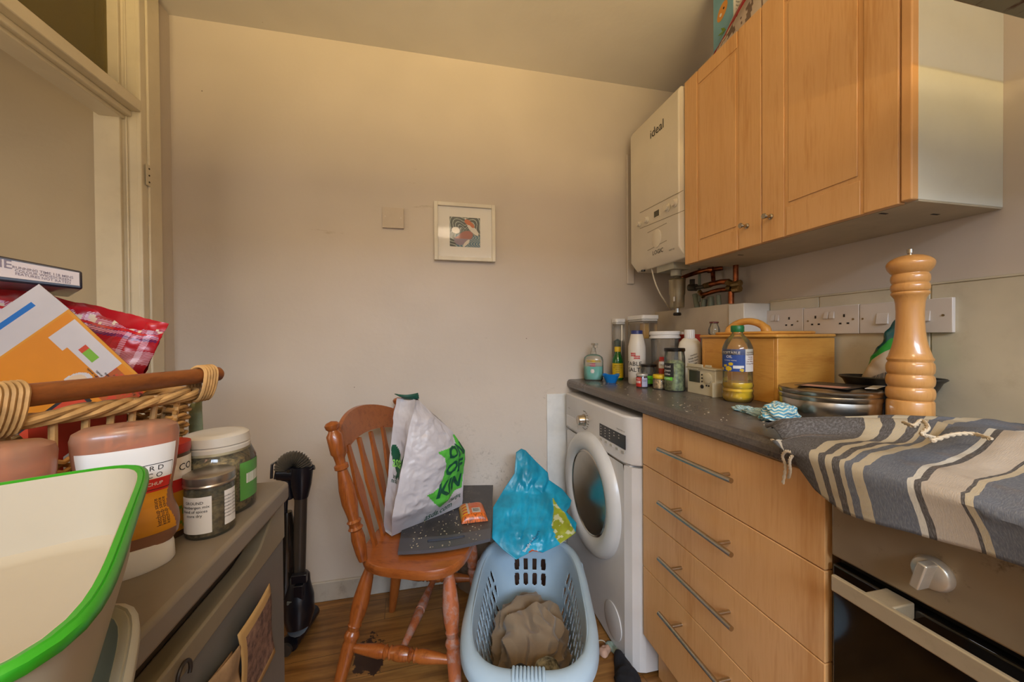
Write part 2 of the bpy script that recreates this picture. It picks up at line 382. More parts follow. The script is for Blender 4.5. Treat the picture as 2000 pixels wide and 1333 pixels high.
# ------------------------------------------------------------------ wall plates and picture
SW = mat('white_plate_plastic', '#cfc5bb', .35, var=.02); HOLE = mat('socket_black', '#0e0c0a', .6); SCR = mat('screw_brass', '#8d7a58', .35, .9)
a = PY(747, 406, YB); b = PY(789, 448, YB)
o = MB().bb((a.x, YB-.012, b.z), (b.x, YB, a.z))
o.cyl((a.x+.012, YB-.0125, (a.z+b.z)/2+.004), (a.x+.012, YB-.0118, (a.z+b.z)/2+.004), .003, mi=1, seg=10).cyl((b.x-.012, YB-.0125, (a.z+b.z)/2), (b.x-.012, YB-.0118, (a.z+b.z)/2), .003, mi=1, seg=10)
meta(o.build('blanking_plate', [mat('painted_plate', '#c4b5a2', .4), SW], bevel=.002), 'square blank wall plate painted over, left of the framed picture', 'wall plate')
fa = PY(846, 391, YB-.02); fb = PY(968, 512, YB-.02)
x0, x1, z0, z1 = fa.x+.003, fb.x, fb.z, fa.z-.004
FR = thing('framed_picture', 'white framed picture of a red fox in a wide mount on the back wall', 'picture', ((x0+x1)/2, YB, z0))
WF = mat('white_frame', '#dcd5c4', .4); f = MB(); t_ = .017
f.bb((x0, YB-.024, z0), (x0+t_, YB-.001, z1)).bb((x1-t_, YB-.024, z0), (x1, YB-.001, z1)).bb((x0+t_, YB-.024, z0), (x1-t_, YB-.001, z0+t_)).bb((x0+t_, YB-.024, z1-t_), (x1-t_, YB-.001, z1))
f.build('frame', WF, FR, bevel=.0015)
pa = PY(878, 423, YB-.014); pb = PY(938, 484, YB-.014)
px0, px1, pz0, pz1 = pa.x, pb.x, pb.z, pa.z
f = MB().bb((x0+t_, YB-.013, z0+t_), (x1-t_, YB-.010, z1-t_), 0)
f.build('mount', mat('mount_card', '#e4e0d8', .6, var=.01), FR)
def inell(u, v, cx, cy, rx, ry, an=0):
    c, s_ = math.cos(an), math.sin(an); x = (u-cx)*c+(v-cy)*s_; y = -(u-cx)*s_+(v-cy)*c; return (x/rx)**2+(y/ry)**2 < 1
def foxart(u, v):
    # a generic curled fox among leaves: background leaf strokes
    if inell(u, v, .80, .58, .16, .30, .5) and not inell(u, v, .70, .62, .16, .30, .5): pass
    if inell(u, v, .60, .84, .13, .08, -.6) or inell(u, v, .72, .76, .13, .06, -.9): return 2
    if inell(u, v, .52, .93, .025, .06, .2) : return 3
    if inell(u, v, .76, .60, .09, .26, .75): return 3
    if inell(u, v, .20, .55, .13, .11, -.2): return 3
    if inell(u, v, .54, .13, .05, .16, -.7): return 3
    if inell(u, v, .52, .36, .25, .17, .45) or inell(u, v, .36, .22, .22, .16, .1): return 4 if v > .28 else 5
    if u > .6 and v < .35: return 6 if math.sin(70*u+9*math.sin(14*v)) < .55 else 7
    r = math.hypot(u-.5, v-.45); k = math.sin(55*r+5*math.sin(5*math.atan2(v-.45, u-.5)))
    return 7 if k > .72 else (1 if v > .4 or u < .2 else 6)
f = MB(); f.grid(lambda u, v: V((px0+(px1-px0)*u, YB-.0137, pz0+(pz1-pz0)*v)), 90, 90, sm=False, mf=lambda u, v: foxart(u, v)-1)
f.build('print', [mat(n_, c_, .6, var=.02) for n_, c_ in (('print_slate', '#4d5453'), ('print_rust', '#c46a3c'), ('print_white', '#dcd6cc'), ('print_rose', '#a5655a'), ('print_mauve', '#8f8091'), ('print_blue', '#4c7289'), ('print_leaf', '#a9b3ab'))], FR)
MB().bb((x0+t_, YB-.0185, z0+t_), (x1-t_, YB-.0180, z1-t_)).build('glass', thin('picture_glass', '#ffffff', .02, '#ffffff', .05, .2), FR)
def plate(y0, y1, z0, z1, label, kind, X=XR-.012, cat='socket', name='double_socket', group=None):
    T = thing(name, label, cat, (X, (y0+y1)/2, z0), 0, group)
    MB().bb((X-.011, y0, z0), (X, y1, z1)).build('plate', SW, T, bevel=.0015)
    xf = X-.0112; zc = (z0+z1)/2; yc = (y0+y1)/2; W = abs(y1-y0)
    hs = []
    def hole(y, z, a, b): h.bb((xf-.0006, y-a/2, z-b/2), (xf+.001, y+a/2, z+b/2), 0)
    def rocker(y, z, a=.013, b=.022):
        r = MB().prism([(-.006, -b/2), (0, -b/2), (0, b/2), (-.001, b/2)], y-a/2, y+a/2, f=lambda p, t: V((xf+p[0], t, z+p[1]))); r.build('rocker', SW, T, bevel=.0008)
    def screw_(y): MB().cyl((xf-.001, y, zc), (xf, y, zc), .003, seg=10).build('screw', SCR, T)
    if kind == 'double':
        for s_ in (-1, 1):
            c = yc+s_*W*.26; h = MB()
            hole(c, zc+.012, .005, .009); hole(c-.011, zc-.012, .007, .005); hole(c+.011, zc-.012, .007, .005)
            rocker(yc+s_*.009, zc+.016)
            h.build('outlet', HOLE, T); screw_(yc+s_*W*.41)
    elif kind == 'cooker':
        rocker(yc-.005, zc-.002, .028, .03); MB().bb((xf-.0006, yc+.02, zc-.008), (xf, yc+.045, zc+.012)).build('blank_insert', SW, T); screw_(yc+W*.42)
    elif kind == 'single':
        rocker(yc+.006, zc, .024, .026); screw_(yc-.03)
    elif kind == 'spur':
        rocker(yc, zc-.004, .012, .016)
        for s_ in (-1, 1): screw_(yc+s_*.027)
    return T
plate(1.240, 1.030, 1.139, 1.229, 'double socket nearest the white pipe boxing, above the bread bin', 'double')
plate(1.028, .860, 1.139, 1.227, 'middle double socket in the row, between bread bin and pepper mill', 'double')
plate(.858, .752, 1.139, 1.226, 'switch plate just left of the pepper mill with one yellowed rocker', 'cooker', cat='switch', name='wall_switch')
plate(.750, .656, 1.139, 1.226, 'switch plate at the right end of the row, right of the pepper mill', 'single', cat='switch', name='wall_switch')
plate(1.600, 1.515, 1.09, 1.155, 'small raised switch plate on the board behind the clear containers', 'spur', X=1.157, cat='switch', name='wall_switch')
# ------------------------------------------------------------------ fitted units
BEECH = wood('beech_laminate', '#cd9a60', '#d7a770', '#c69156', axis=2, sc_=(9, 9, .7), rough=.38, scale=4, bump=.02, coat=.05)
BEECH_E = mat('beech_edge', '#d9a56c', .4); WMEL = mat('white_melamine', '#d5d5c8', .35, var=.02, dirt=.05)
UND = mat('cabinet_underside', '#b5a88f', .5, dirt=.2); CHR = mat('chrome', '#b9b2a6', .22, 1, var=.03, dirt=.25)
XC, CZ0, CZ1 = .996, 1.419, 2.138; cy0, cy1 = .584, 1.297
ym = PX(1487, 300, XC).y; ys_ = PX(1757, 200, XC).y
CAB = thing('wall_cabinet', 'beech fronted wall cabinet with two doors and a white side panel', 'cabinet', (XC, (cy0+cy1)/2, CZ0))
MB().bb((XC+.02, cy0+.001, CZ0+.004), (XR, cy1, CZ1)).build('carcass', WMEL, CAB, bevel=.001)
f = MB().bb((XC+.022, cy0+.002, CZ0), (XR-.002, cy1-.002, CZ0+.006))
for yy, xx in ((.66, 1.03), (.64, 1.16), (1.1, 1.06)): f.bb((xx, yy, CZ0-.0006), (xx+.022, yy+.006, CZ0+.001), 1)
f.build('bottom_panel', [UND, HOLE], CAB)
MB().bb((XC, cy0, CZ0+.002), (XC+.02, ys_-.0015, CZ1)).build('end_strip', BEECH_E, CAB, bevel=.003)
def door(y0, y1, i0, i1, iz0, iz1, ky):
    """y0 near edge, y1 far edge; groove rectangle i0..i1"""
    f = MB(); fx = XC
    f.bb((fx+.003, y0, CZ0), (fx+.02, y1, CZ1))
    g = .006   # raised faces leave a routed groove
    parts = [(y0, i0-g, CZ0, CZ1), (i1+g, y1, CZ0, CZ1), (i0+.0, i1, CZ0, iz0-g), (i0, i1, iz1+g, CZ1), (i0+g, i1-g, iz0+g, iz1-g)]
    for a, b, c, d in parts: f.bb((fx, a+.0004, c), (fx+.0035, b-.0004, d))
    o = f.build('door', BEECH, CAB, bevel=.0025)
    k = MB(); k.turn((fx, ky[0], ky[1]), (fx-.028, ky[0], ky[1]), [(0, .0085), (.12, .008), (.2, .005), (.6, .0045), (.72, .0065), (.9, .0085), (1, .0075)], mi=0)
    k.build('knob', CHR, o)
A = PX(1535, 390, XC); B_ = PX(1680, 340, XC)
door(ys_+.0015, ym-.0015, B_.y, A.y, PX(1680, 347, XC).z, CZ1-.06, (.915, 1.489))
A = PX(1364, 485, XC); B_ = PX(1440, 438, XC)
door(ym+.0015, cy1-.0, B_.y, A.y, PX(1440, 445, XC).z, CZ1-.06, (1.0, 1.486))
# worktop
def wt_mat():
    s = NB('grey_speckled_worktop'); co = s.co(); n1 = s.noise(co, 160, 3, .7); n2 = s.noise(co, 5, 5, .6)
    base = s.ramp(n1, [(.35, '#4a433f'), (.6, '#5d5650')]); base = s.mix(s.math('MULTIPLY', s.step(n2, .4, .7), .5), base, lin('#6b635b'))
    n3 = s.noise(co, 30, 5, .8); base = s.mix(s.math('MULTIPLY', s.step(n3, .68, .74), .7), base, lin('#9a917f'))
    s.s(s.b.inputs['Base Color'], base); s.s(s.b.inputs['Roughness'], s.ramp(n2, [(.3, (.22,)*3), (.7, (.42,)*3)])); s.bump(n1, .05, .0005); return s.m
prof = [(XR-.001, ZT), (XR-.001, ZT-.038), (.672, ZT-.038), (.667, ZT-.034), (.665, ZT-.022), (.667, ZT-.010), (.674, ZT-.002), (.684, ZT)]
f = MB(); f.prism(prof, -.45, YB-.001, f=lambda p, t: V((p[0], t, p[1])))
meta(f.build('worktop', wt_mat(), smooth=False), 'long dark grey speckled worktop with a rounded front edge', 'worktop')
# drawer unit
y1, y2 = 1.0966, .518; XD = .6804
DR = thing('drawer_unit', 'beech base unit with four drawers and long bar handles, right of the washing machine', 'drawers', (XD, (y1+y2)/2, 0))
f = MB().bb((XD+.019, y2+.002, .13), (XR-.03, y1-.002, .884))
f.build('carcass', mat('unit_inside', '#6a4a28', .6), DR)
MB().bb((XD+.055, y2+.002, 0), (XD+.07, y1-.002, .15)).build('plinth', BEECH, DR)
zs = [.884, .7162, .5497, .3797, .15]
hz = [.812, .652, .488, .328]
for k in range(4):
    o = MB().bb((XD, y2+.0015, zs[k+1]+.0012), (XD+.018, y1-.0015, zs[k]-.0012)).build('drawer', BEECH, DR, bevel=.0015)
    h = MB(); hx = XD-.036; za = hz[k]; L0, L1 = .958, .690
    h.tube([(hx, L0-i*(L0-L1)/12, za+(.0 if k else -.004+.008*i/12)) for i in range(13)], .006, 12)
    for yy in (.905, .735): h.cyl((XD, yy, za), (hx, yy, za), .0045, seg=12)
    h.build('handle', CHR, o)
# oven
YO1, YO0 = .512, -.09; XO = .682
OV = thing('oven', 'stained stainless steel and black glass oven under the striped towel', 'oven', (XO, .21, 0))
def steel_dirty():
    s = NB('stained_steel'); co = s.co(); n1 = s.noise(s.co('Object', (1, 1, 40)), 9, 3); n2 = s.noise(co, 9, 6, .75); n3 = s.noise(co, 3, 4)
    base = s.mix(s.step(n3, .35, .65), lin('#a8977d'), lin('#8f7c62'))
    base = s.mix(s.math('MULTIPLY', s.step(n2, .56, .68), .85), base, lin('#3a1f10'))
    s.s(s.b.inputs['Base Color'], base); s.b.inputs['Metallic'].default_value = .55; s.b.inputs['Roughness'].default_value = .38; return s.m
STL = steel_dirty()
MB().bb((XO+.02, YO0, .06), (XR-.05, YO1-.004, .885)).build('body', mat('oven_body', '#1a1714', .5), OV)
MB().bb((XO-.002, YO0, .752), (XO+.02, YO1-.003, .884)).build('control_panel', STL, OV, bevel=.004)
f = MB().bb((XO, YO0, .12), (XO+.02, YO1-.003, .738)); o = f.build('door', mat('oven_black_glass', '#0a0908', .07, var=0, spec=.6, dirt=.06, dirtc='#5b5348'), OV, bevel=.004)
h = MB(); h.bb((XO-.052, YO0+.03, .722), (XO-.044, .472, .748)).bb((XO-.050, .395, .722), (XO, .43, .746)).bb((XO-.050, YO0+.06, .722), (XO, YO0+.09, .746))
h.build('handle', mat('brushed_steel', '#b9aa8e', .35, .45, dirt=.3), o, bevel=.002)
k = MB(); kc = PX(1812, 1122, XO-.015); M = Matrix.Rotation(-PI/2, 3, 'Y')
k.lathe([(.0, -.002), (.0215, -.002), (.023, .004), (.021, .010), (.019, .012), (0, .013)], (XO-.002, kc.y, kc.z), M, 32)
k.box((XO-.024, kc.y, kc.z), (.022, .011, .040), Matrix.Rotation(.25, 3, 'X'))
k.build('knob', mat('knob_silver', '#c4bbab', .3, .55, dirt=.15), OV, bevel=.002)
# cooker hood
hz0 = 1.655; hy = PZ(2000, 40, hz0).y
HD = thing('cooker_hood', 'grey cooker hood with rust marks at the top right corner of the photo', 'cooker hood', (1.05, hy-.3, hz0))
def rust():
    s = NB('rusty_grey_metal'); co = s.co(); n = s.noise(s.co('Object', (30, 8, 8)), 2, 5, .7)
    s.s(s.b.inputs['Base Color'], s.mix(s.step(n, .55, .68), lin('#7f7a68'), lin('#4b2512'))); s.b.inputs['Metallic'].default_value = .4; s.b.inputs['Roughness'].default_value = .5; return s.m
f = MB().bb((.80, hy-.6, hz0), (XR, hy, hz0+.09)); f.build('canopy', rust(), HD, bevel=.004)
MB().bb((.86, hy-.54, hz0-.004), (1.20, hy-.08, hz0+.002)).build('filter', mat('filter_mesh', '#5d594d', .5, .5, bump=.5, bs=300), HD)
# ------------------------------------------------------------------ washing machine
WM = thing('washing_machine', 'white front loading washing machine under the far end of the worktop', 'washing machine', (.93, 1.41, 0))
WHT = mat('white_enamel', '#ccc9c6', .28, var=.02, dirt=.06, dirtc='#8a7c68'); XM = .645
wy0, wy1 = 1.104, 1.722
dyc, dzc, R = 1.415, .500, .240
f = MB(); f.prism([(XM+.05, wy0), (XM+.03, wy0+.006), (XM+.012, wy0+.02), (XM, wy0+.05), (XM+.02, wy0+.05), (XM+.56, wy0+.02), (XM+.56, wy0)], .012, .695)
f.prism([(XM, wy1-.03), (XM+.01, wy1-.008), (XM+.03, wy1), (XM+.56, wy1), (XM+.56, wy1-.02), (XM+.03, wy1-.03)], .012, .695)
f.bb((XM+.54, wy0, .012), (XM+.56, wy1, .695)).bb((XM+.001, wy0+.05, .012), (XM+.56, wy1-.03, .03)).bb((XM+.01, wy0+.03, .69), (XM+.56, wy1-.03, .70))
def plate_(u, v):
    a = 2*PI*u; y, z = dyc+(R-.06)*math.cos(a), dzc+(R-.06)*math.sin(a)
    ca, sa = math.cos(a), math.sin(a); yl = (wy1-.03-dyc) if ca > 0 else (dyc-wy0-.05); zl_ = (.695-dzc) if sa > 0 else (dzc-.012)
    k = min(yl/max(abs(ca), 1e-6), zl_/max(abs(sa), 1e-6)); Y_, Z_ = dyc+k*ca, dzc+k*sa
    return V((XM, y+(Y_-y)*v, z+(Z_-z)*v))
f.grid(plate_, 96, 3, cu=True, sm=False)
f.build('body', WHT, WM)
f = MB(); f.prism([(XM+.05, wy0), (XM+.03, wy0+.006), (XM+.012, wy0+.02), (XM-.003, wy0+.05), (XM-.003, wy1-.03), (XM+.01, wy1-.008), (XM+.03, wy1), (XM+.56, wy1), (XM+.56, wy0)], .701, .866)
fa_ = f.build('fascia', WHT, WM, bevel=.006)
f = MB()
for yy in (wy0+.06, wy1-.06):
    for xx in (XM+.06, XM+.5): MB().cyl((xx, yy, 0), (xx, yy, .014), .02).build('foot', HOLE, WM)
M = Matrix.Rotation(-PI/2, 3, 'Y')   # lathe axis points to -x
f = MB(); f.lathe([(R+.004, 0), (R, .016), (R-.012, .028), (R-.035, .034), (R-.055, .030), (R-.070, .020), (R-.078, .006), (R-.08, -.02)], (XM, dyc, dzc), M, 64); f.open = True
dr = f.build('door', mat('door_white', '#c4c4c2', .3, var=.02), WM, solid=.0)
f = MB(); f.lathe([(R-.073, .016), (R-.10, .012), (R-.14, -.005), (R-.19, -.02), (0, -.026)], (XM, dyc, dzc), M, 48)
f.build('glass', thin('door_glass', '#8d8f8c', 0, rough=.04, gloss=.5), dr)
f = MB(); f.lathe([(R-.072, .018), (R-.078, .021), (R-.084, .012)], (XM, dyc, dzc), M, 56); f.open = True; f.build('chrome_ring', CHR, dr)
f = MB(); f.lathe([(R-.08, -.0), (R-.082, -.09), (R-.05, -.12), (R-.05, -.34), (0, -.36)], (XM, dyc, dzc), M, 48); f.open = True
f.build('drum', mat('drum_steel', '#3a3834', .4, .5), WM)
f = MB(); f.grid(lambda u, v: V((XM+.11+.1*math.sin(v*PI)*(.4), dyc, dzc))+V((-.07*math.sin(v*PI), .10*math.cos(2*PI*u)*math.sin(v*PI), -.05+.085*math.sin(2*PI*u)*math.sin(v*PI)))*(1+.35*fr((math.cos(2*PI*u), math.sin(2*PI*u), v*3), 2)), 40, 24, cu=True)
f.build('laundry', mat('maroon_fabric', '#5a1426', .9), WM)
dl = PX(1138, 821, XM-.01)
f = MB(); f.lathe([(.026, 0), (.026, .004), (.0225, .008), (.021, .026), (.018, .030), (0, .030)], (XM-.003, dl.y, dl.z), M, 32); f.build('dial', CHR, fa_)
pa = PX(1171, 822, XM-.004); pb = PX(1221, 875, XM-.004)
f = MB(); f.bb((XM-.0042, pb.y, .752), (XM-.002, pa.y, .800), 0)
for i in range(5):
    for j in range(4 if i < 3 else 2):
        y = pa.y-.012-i*(pa.y-pb.y-.02)/5; f.bb((XM-.0046, y-.003, .790-j*.010), (XM-.004, y+.003, .793-j*.010), 1)
for i in range(5):
    y = pa.y-.014-i*(pa.y-pb.y-.012)/4.4; f.bb((XM-.0055, y-.009, .738), (XM-.003, y+.009, .745), 2)
f.build('display', [mat('display_black', '#191716', .3), mat('display_icon', '#c8c2b8', .5), mat('button_pale', '#b7b3a8', .3)], fa_)
f = MB(); f.bb((XM-.0045, wy1-.17, .712), (XM-.002, wy1-.035, .765)); f.build('detergent_drawer', WHT, fa_, bevel=.006)
f = MB(); f.text('VARIABLE SPEED 1400', .006, lambda x, y: V((XM-.0045, pb.y+.03-x, .812+y)), 0); f.text('8 kg AAA', .006, lambda x, y: V((XM-.0045, wy1-.07-x, .80+y)), 0)
for i in range(12):
    a = -1.9+i*.33; f.box((XM-.004, dl.y-.038*math.cos(a)-.004, dl.z+.038*math.sin(a)), (.001, .012, .0022))
f.build('marking', mat('grey_print', '#6d675f', .6), fa_)
fc = PX(1197, 1232, XM-.002); f = MB(); f.lathe([(.062, -.001), (.062, .003), (.058, .004), (0, .0045)], (XM, 1.235, .10), M, 40); f.build('filter_cover', WHT, WM, bevel=0)
# ------------------------------------------------------------------ boiler and pipework
XBF = .975; by0, by1, bz0, bz1 = 1.305, 1.668, 1.452, 2.135
BO = thing('boiler', 'white wall hung gas boiler between the wall cabinet and the back corner', 'boiler', (1.12, 1.5, bz0))
BW = mat('boiler_white', '#dcd2be', .35, var=.02)
f = MB(); f.prism([(XBF, bz0+.045), (XBF+.035, bz0), (XR, bz0), (XR, bz1), (XBF+.012, bz1), (XBF, bz1-.02)], by0, by1, f=lambda p, t: V((p[0], t, p[1])))
f.build('casing', BW, BO, bevel=.005)
def bf(px, py): q = PX(px, py, XBF); return q.y, q.z
cp = MB()
def pl(a, b, wd=.0012): cp.tube([V((XBF-.0006, *bf(*a))), V((XBF-.0006, *bf(*b)))], wd, 6, 1)
pl((1250, 416), (1335, 372)); pl((1250, 447), (1337, 411)); pl((1265, 455), (1302, 436)); pl((1265, 490), (1302, 470))
for (px, py, r) in ((1250, 438, .013), (1264, 430, .016), (1305, 406, .017), (1322, 395, .017)):
    y, z = bf(px, py); y = min(max(y, by0+.02), by1-.02); k = MB(); k.lathe([(r, 0), (r, .004), (r*.8, .006), (r*.75, .016), (0, .017)], (XBF, y, z), M, 24); k.build('control_knob', BW, BO)
y, z = bf(1283, 418); MB().bb((XBF-.002, y-.022, z-.016), (XBF+.001, y+.022, z+.018), 1).bb((XBF-.0025, y-.018, z-.012), (XBF, y+.018, z+.014)).build('display', [mat('lcd_grey', '#4d4a3c', .2), BW], BO)
y, z = bf(1283, 466); k = MB(); k.lathe([(.032, 0), (.032, .003), (.028, .0045), (0, .005)], (XBF, y, z), M, 36, el=(1.25, 1)); k.build('button', BW, BO)
cp.text('ideal', .055, lambda x, y_: V((XBF-.001, bf(1283, 253)[0]-x, bf(1283, 253)[1]+y_)), 0)
cp.text('LOGIC', .026, lambda x, y_: V((XBF-.001, bf(1285, 492)[0]-x, bf(1285, 492)[1]+y_)), 0)
cp.text('HEAT 24', .009, lambda x, y_: V((XBF-.001, bf(1312, 490)[0]-x, bf(1312, 488)[1]+y_)), 0)
cp.build('marking', [mat('black_print', '#2a2824', .5), mat('seam_grey', '#9b8f78', .6)], BO)
COP = mat('copper', '#9a5836', .3, 1, var=.25, vs_=40); BRS = mat('brass', '#a58a5c', .35, 1, var=.2, vs_=30); GP = mat('grey_green_pipe', '#8d9480', .5); BLK = mat('black_plastic', '#14110f', .4)
MB().cyl((1.0, 1.6, bz0-.006), (1.0, 1.6, bz0+.001), .01).build('vent_cap', BLK, BO)
f = MB().bb((1.02, 1.40, 1.425), (1.10, 1.52, 1.455), 0).cyl((1.06, 1.44, 1.445), (1.06, 1.44, 1.40), .022, mi=0)
f.build('valve_block', [mat('grey_trap', '#a09c8c', .5), BLK], BO)
PW = thing('pipework', 'copper and brass pipework under the boiler, running behind the boxing board', 'pipes', (1.2, 1.38, 1.26))
def P(px, py, x): return PX(px, py, x)
xa = 1.205
f = MB(); f.tube(spline([P(1328, 545, 1.14), P(1345, 538, 1.16), P(1375, 529, 1.19), P(1412, 524, 1.235)], 8), .0095, 12); f.cyl(P(1383, 528, 1.195), P(1393, 527, 1.205), .013); f.build('pipe', COP, PW)
f = MB(); f.tube([P(1437, 515, xa), P(1437, 556, xa)], .010, 12); f.build('pipe', COP, PW)
f = MB(); f.tube([P(1428, 570, xa), P(1428, 610, xa)], .011, 12); f.build('pipe', COP, PW)
f = MB(); f.tube([P(1386, 556, xa-.02), P(1408, 551, xa-.01), P(1424, 550, xa)], .011, 12); f.build('pipe', COP, PW)
f = MB(); f.tube(spline([P(1368, 574, xa-.03), P(1376, 575, xa-.03), P(1400, 568, xa-.01), P(1426, 565, xa)], 8), .0095, 12); f.build('pipe', COP, PW)
f = MB(); f.tube([P(1392, 530, xa+.01), P(1394, 556, xa)], .009, 12); f.build('pipe', COP, PW)
f = MB(); f.cyl(P(1430, 556, xa), P(1446, 553, xa), .013, seg=8).cyl(P(1433, 566, xa), P(1445, 564, xa), .014, seg=8).cyl(P(1421, 551, xa), P(1431, 556, xa), .014, seg=8)
f.cyl(P(1376, 559, xa-.02), P(1388, 556, xa-.02), .013, seg=8).cyl(P(1366, 570, xa-.03), P(1374, 580, xa-.03), .010, seg=10).cyl(P(1422, 563, xa), P(1430, 563, xa), .014, seg=10)
f.build('fitting', BRS, PW)
f = MB()
for a, b, r in (((1357, 575), (1364, 612), .012), ((1376, 585), (1372, 612), .012), ((1388, 580), (1390, 612), .013), ((1403, 577), (1406, 612), .009), ((1366, 525), (1366, 590), .006)): f.tube([P(*a, xa+.02), P(*b, xa+.02)], r, 10)
f.build('grey_pipe', GP, PW)
f = MB(); f.cyl(P(1346, 562, 1.17), P(1360, 562, 1.18), .016, seg=14).cyl(P(1352, 546, 1.175), P(1352, 560, 1.175), .012, seg=6).cyl(P(1362, 562, 1.18), P(1376, 560, 1.18), .009, seg=10)
f.build('valve', mat('old_valve_metal', '#6f6a60', .35, .9), PW)
f = MB(); c0 = P(1323, 543, 1.09); c1 = P(1322, 603, 1.09)
FT = thing('system_filter', 'silver canister filter hanging below the boiler with a black drain tap', 'filter', c1)
Lc = c0.z-c1.z; cx_, cy_ = (c0.x+c1.x)/2, (c0.y+c1.y)/2
f.lathe([(.0, 0), (.026, .002), (.030, .008), (.031, Lc*.42), (.034, Lc*.48), (.035, Lc*.90), (.037, Lc*.92), (.034, Lc*.97), (.012, Lc), (.012, Lc+.01)], (cx_, cy_, c1.z), None, 32)
f.build('canister', mat('satin_silver', '#a59a80', .33, .85, var=.03), FT)
f = MB(); f.cyl((cx_, cy_, c1.z-.018), (cx_, cy_, c1.z+.002), .009, mi=1, seg=8)
f.lathe([(0, -.033), (.015, -.032), (.018, -.026), (.015, -.019), (0, -.018)], (cx_, cy_, c1.z), None, 10); f.build('drain_tap', [BLK, CHR], FT)
f = MB(); f.cyl((cx_, cy_, c0.z+.005), (cx_, cy_, c0.z+.022), .017, mi=0); f.bb((cx_-.033, cy_-.026, c1.z+.03), (cx_-.030, cy_-.018, c1.z+.05), 1); f.build('cap', [BLK, WHT], FT)
c = spline([PX(1272, 522, 1.02), PX(1279, 550, 1.03), PX(1290, 575, 1.05), PX(1304, 597, 1.10), PX(1310, 606, 1.16)], 10)
meta(MB().tube(c, .0035, 8).build('cable', mat('cream_cable', '#c9bda6', .4)), 'thin cream cable hanging from the boiler down to the board', 'cable')
# ------------------------------------------------------------------ things on the worktop
def prof_r(pr, z):
    for (r0, z0), (r1, z1) in zip(pr, pr[1:]):
        if z0 <= z <= z1 and z1 > z0: return r0+(r1-r0)*(z-z0)/(z1-z0)
    return pr[-1][0]
def surf(pr, c, ro=0, el=(1, 1), off=.0006):
    """point on a lathed body: angle (0 faces the camera side given by ro), height"""
    c = V(c)
    def g(a, z, o=off):
        r = prof_r(pr, z); x = (r+o)*math.cos(a)*el[0]; y = (r+o)*math.sin(a)*el[1]
        return V((c.x+x*math.cos(ro)-y*math.sin(ro), c.y+x*math.sin(ro)+y*math.cos(ro), c.z+z))
    return g
def face(c): return math.atan2(-c[1], -c[0])     # bearing from a thing to the camera spot
def label(mb, g, a0, a1, z0, z1, mi=0, n=14, mf=None, m=6):
    return mb.grid(lambda u, v: g(a0+(a1-a0)*u, z0+(z1-z0)*v), n, m, mi, mf=mf)
def ltext(mb, g, a, z, txt, size, mi=0, r=.03, rot=0):
    cr, sr = math.cos(rot), math.sin(rot)
    return mb.text(txt, size, lambda x, y: g(a+(x*cr-y*sr)/r, z+x*sr+y*cr, .0011), mi)
CLR = thin('clear_plastic', '#faf8f4', .10, '#d9d4ca'); GLS = thin('clear_glass', '#f6f8f4', .05, '#d8d8d0', .04)
WPL = mat('white_plastic', '#d8d6d4', .35, var=.01); BLID = mat('black_lid', '#17130f', .3, .2); LAB = mat('white_label', '#d4cfc8', .55, var=.02); INK = mat('ink_black', '#1c1a1a', .6); REDP = mat('red_print', '#b8241c', .45); YELP = mat('yellow_print', '#d3b017', .45)
def lathe_part(name, pr, c, m, parent, ro=0, **k):
    f = MB(); f.lathe(pr, (0, 0, 0), None, k.get('seg', 32), el=k.get('el', (1, 1)), sq=k.get('sq', 0)); R_ = Matrix.Rotation(ro, 4, 'Z')
    f.v = [R_@p+V(c) for p in f.v]; return f.build(name, m, parent)
# soap dispenser
c = (.775, 1.672, ZT); T = thing('soap_dispenser', 'clear pump bottle half full of blue green hand soap at the end of the worktop', 'soap bottle', c); ro = face(c)+PI/2
el = (1, .62); pr = [(.040, 0), (.045, .006), (.047, .03), (.047, .095), (.043, .112), (.030, .122), (.014, .127), (.013, .140)]
lathe_part('liquid', [(.0, .003), (.041, .005), (.044, .012), (.0445, .068), (0, .0685)], c, mat('soap_teal', '#62b8ac', .15, var=.02), T, ro, el=el, sq=3)
lathe_part('bottle', pr, c, CLR, T, ro, el=el, sq=3)
f = MB(); f.cyl((c[0], c[1], ZT+.138), (c[0], c[1], ZT+.158), .011).cyl((c[0], c[1], ZT+.158), (c[0], c[1], ZT+.172), .005)
f.bb((c[0]-.007, c[1]-.04, ZT+.170), (c[0]+.007, c[1]+.01, ZT+.180)).cyl((c[0], c[1]-.037, ZT+.158), (c[0], c[1]-.037, ZT+.172), .004); f.build('pump', thin('pump_clear', '#e6e2d6', .45, '#cfcabd'), T, bevel=.001)
g = surf(pr, c, ro, el); f = MB(); A0 = -PI/2
label(f, g, A0-.75, A0+.75, .088, .100, 0); ltext(f, g, A0, .094, 'ANTIBACTERIAL', .009, 3, .04)
label(f, g, A0-.35, A0+.2, .068, .083, 1); ltext(f, g, A0-.08, .076, 'CLEAN', .007, 2, .04)
for k in range(6): a = k*1.05; label(f, g, A0-.1+.09*math.cos(a)-.1, A0-.1+.09*math.cos(a)+.1, .046+.006*math.sin(a)-.004, .046+.006*math.sin(a)+.004, 2, 3, None, 2)
f.build('label', [YELP, mat('label_rose', '#a8344a', .5), LAB, INK], T)
# blue silicone cup
c = (.812, 1.565, ZT); T = thing('silicone_cup', 'small bright blue flared cup beside the hand soap', 'cup', c)
f = MB(); f.lathe([(0, .001), (.020, .001), (.022, 0), (.038, .036), (.0365, .036), (.0205, .003), (0, .003)], c, None, 32); f.v = [p+V((0, 0, .004*math.cos(3*math.atan2(p.y-c[1], p.x-c[0]))*(p.z > ZT+.03))) for p in f.v]
o = f.build('cup', mat('blue_silicone', '#0b6fb8', .4, var=.02), T)
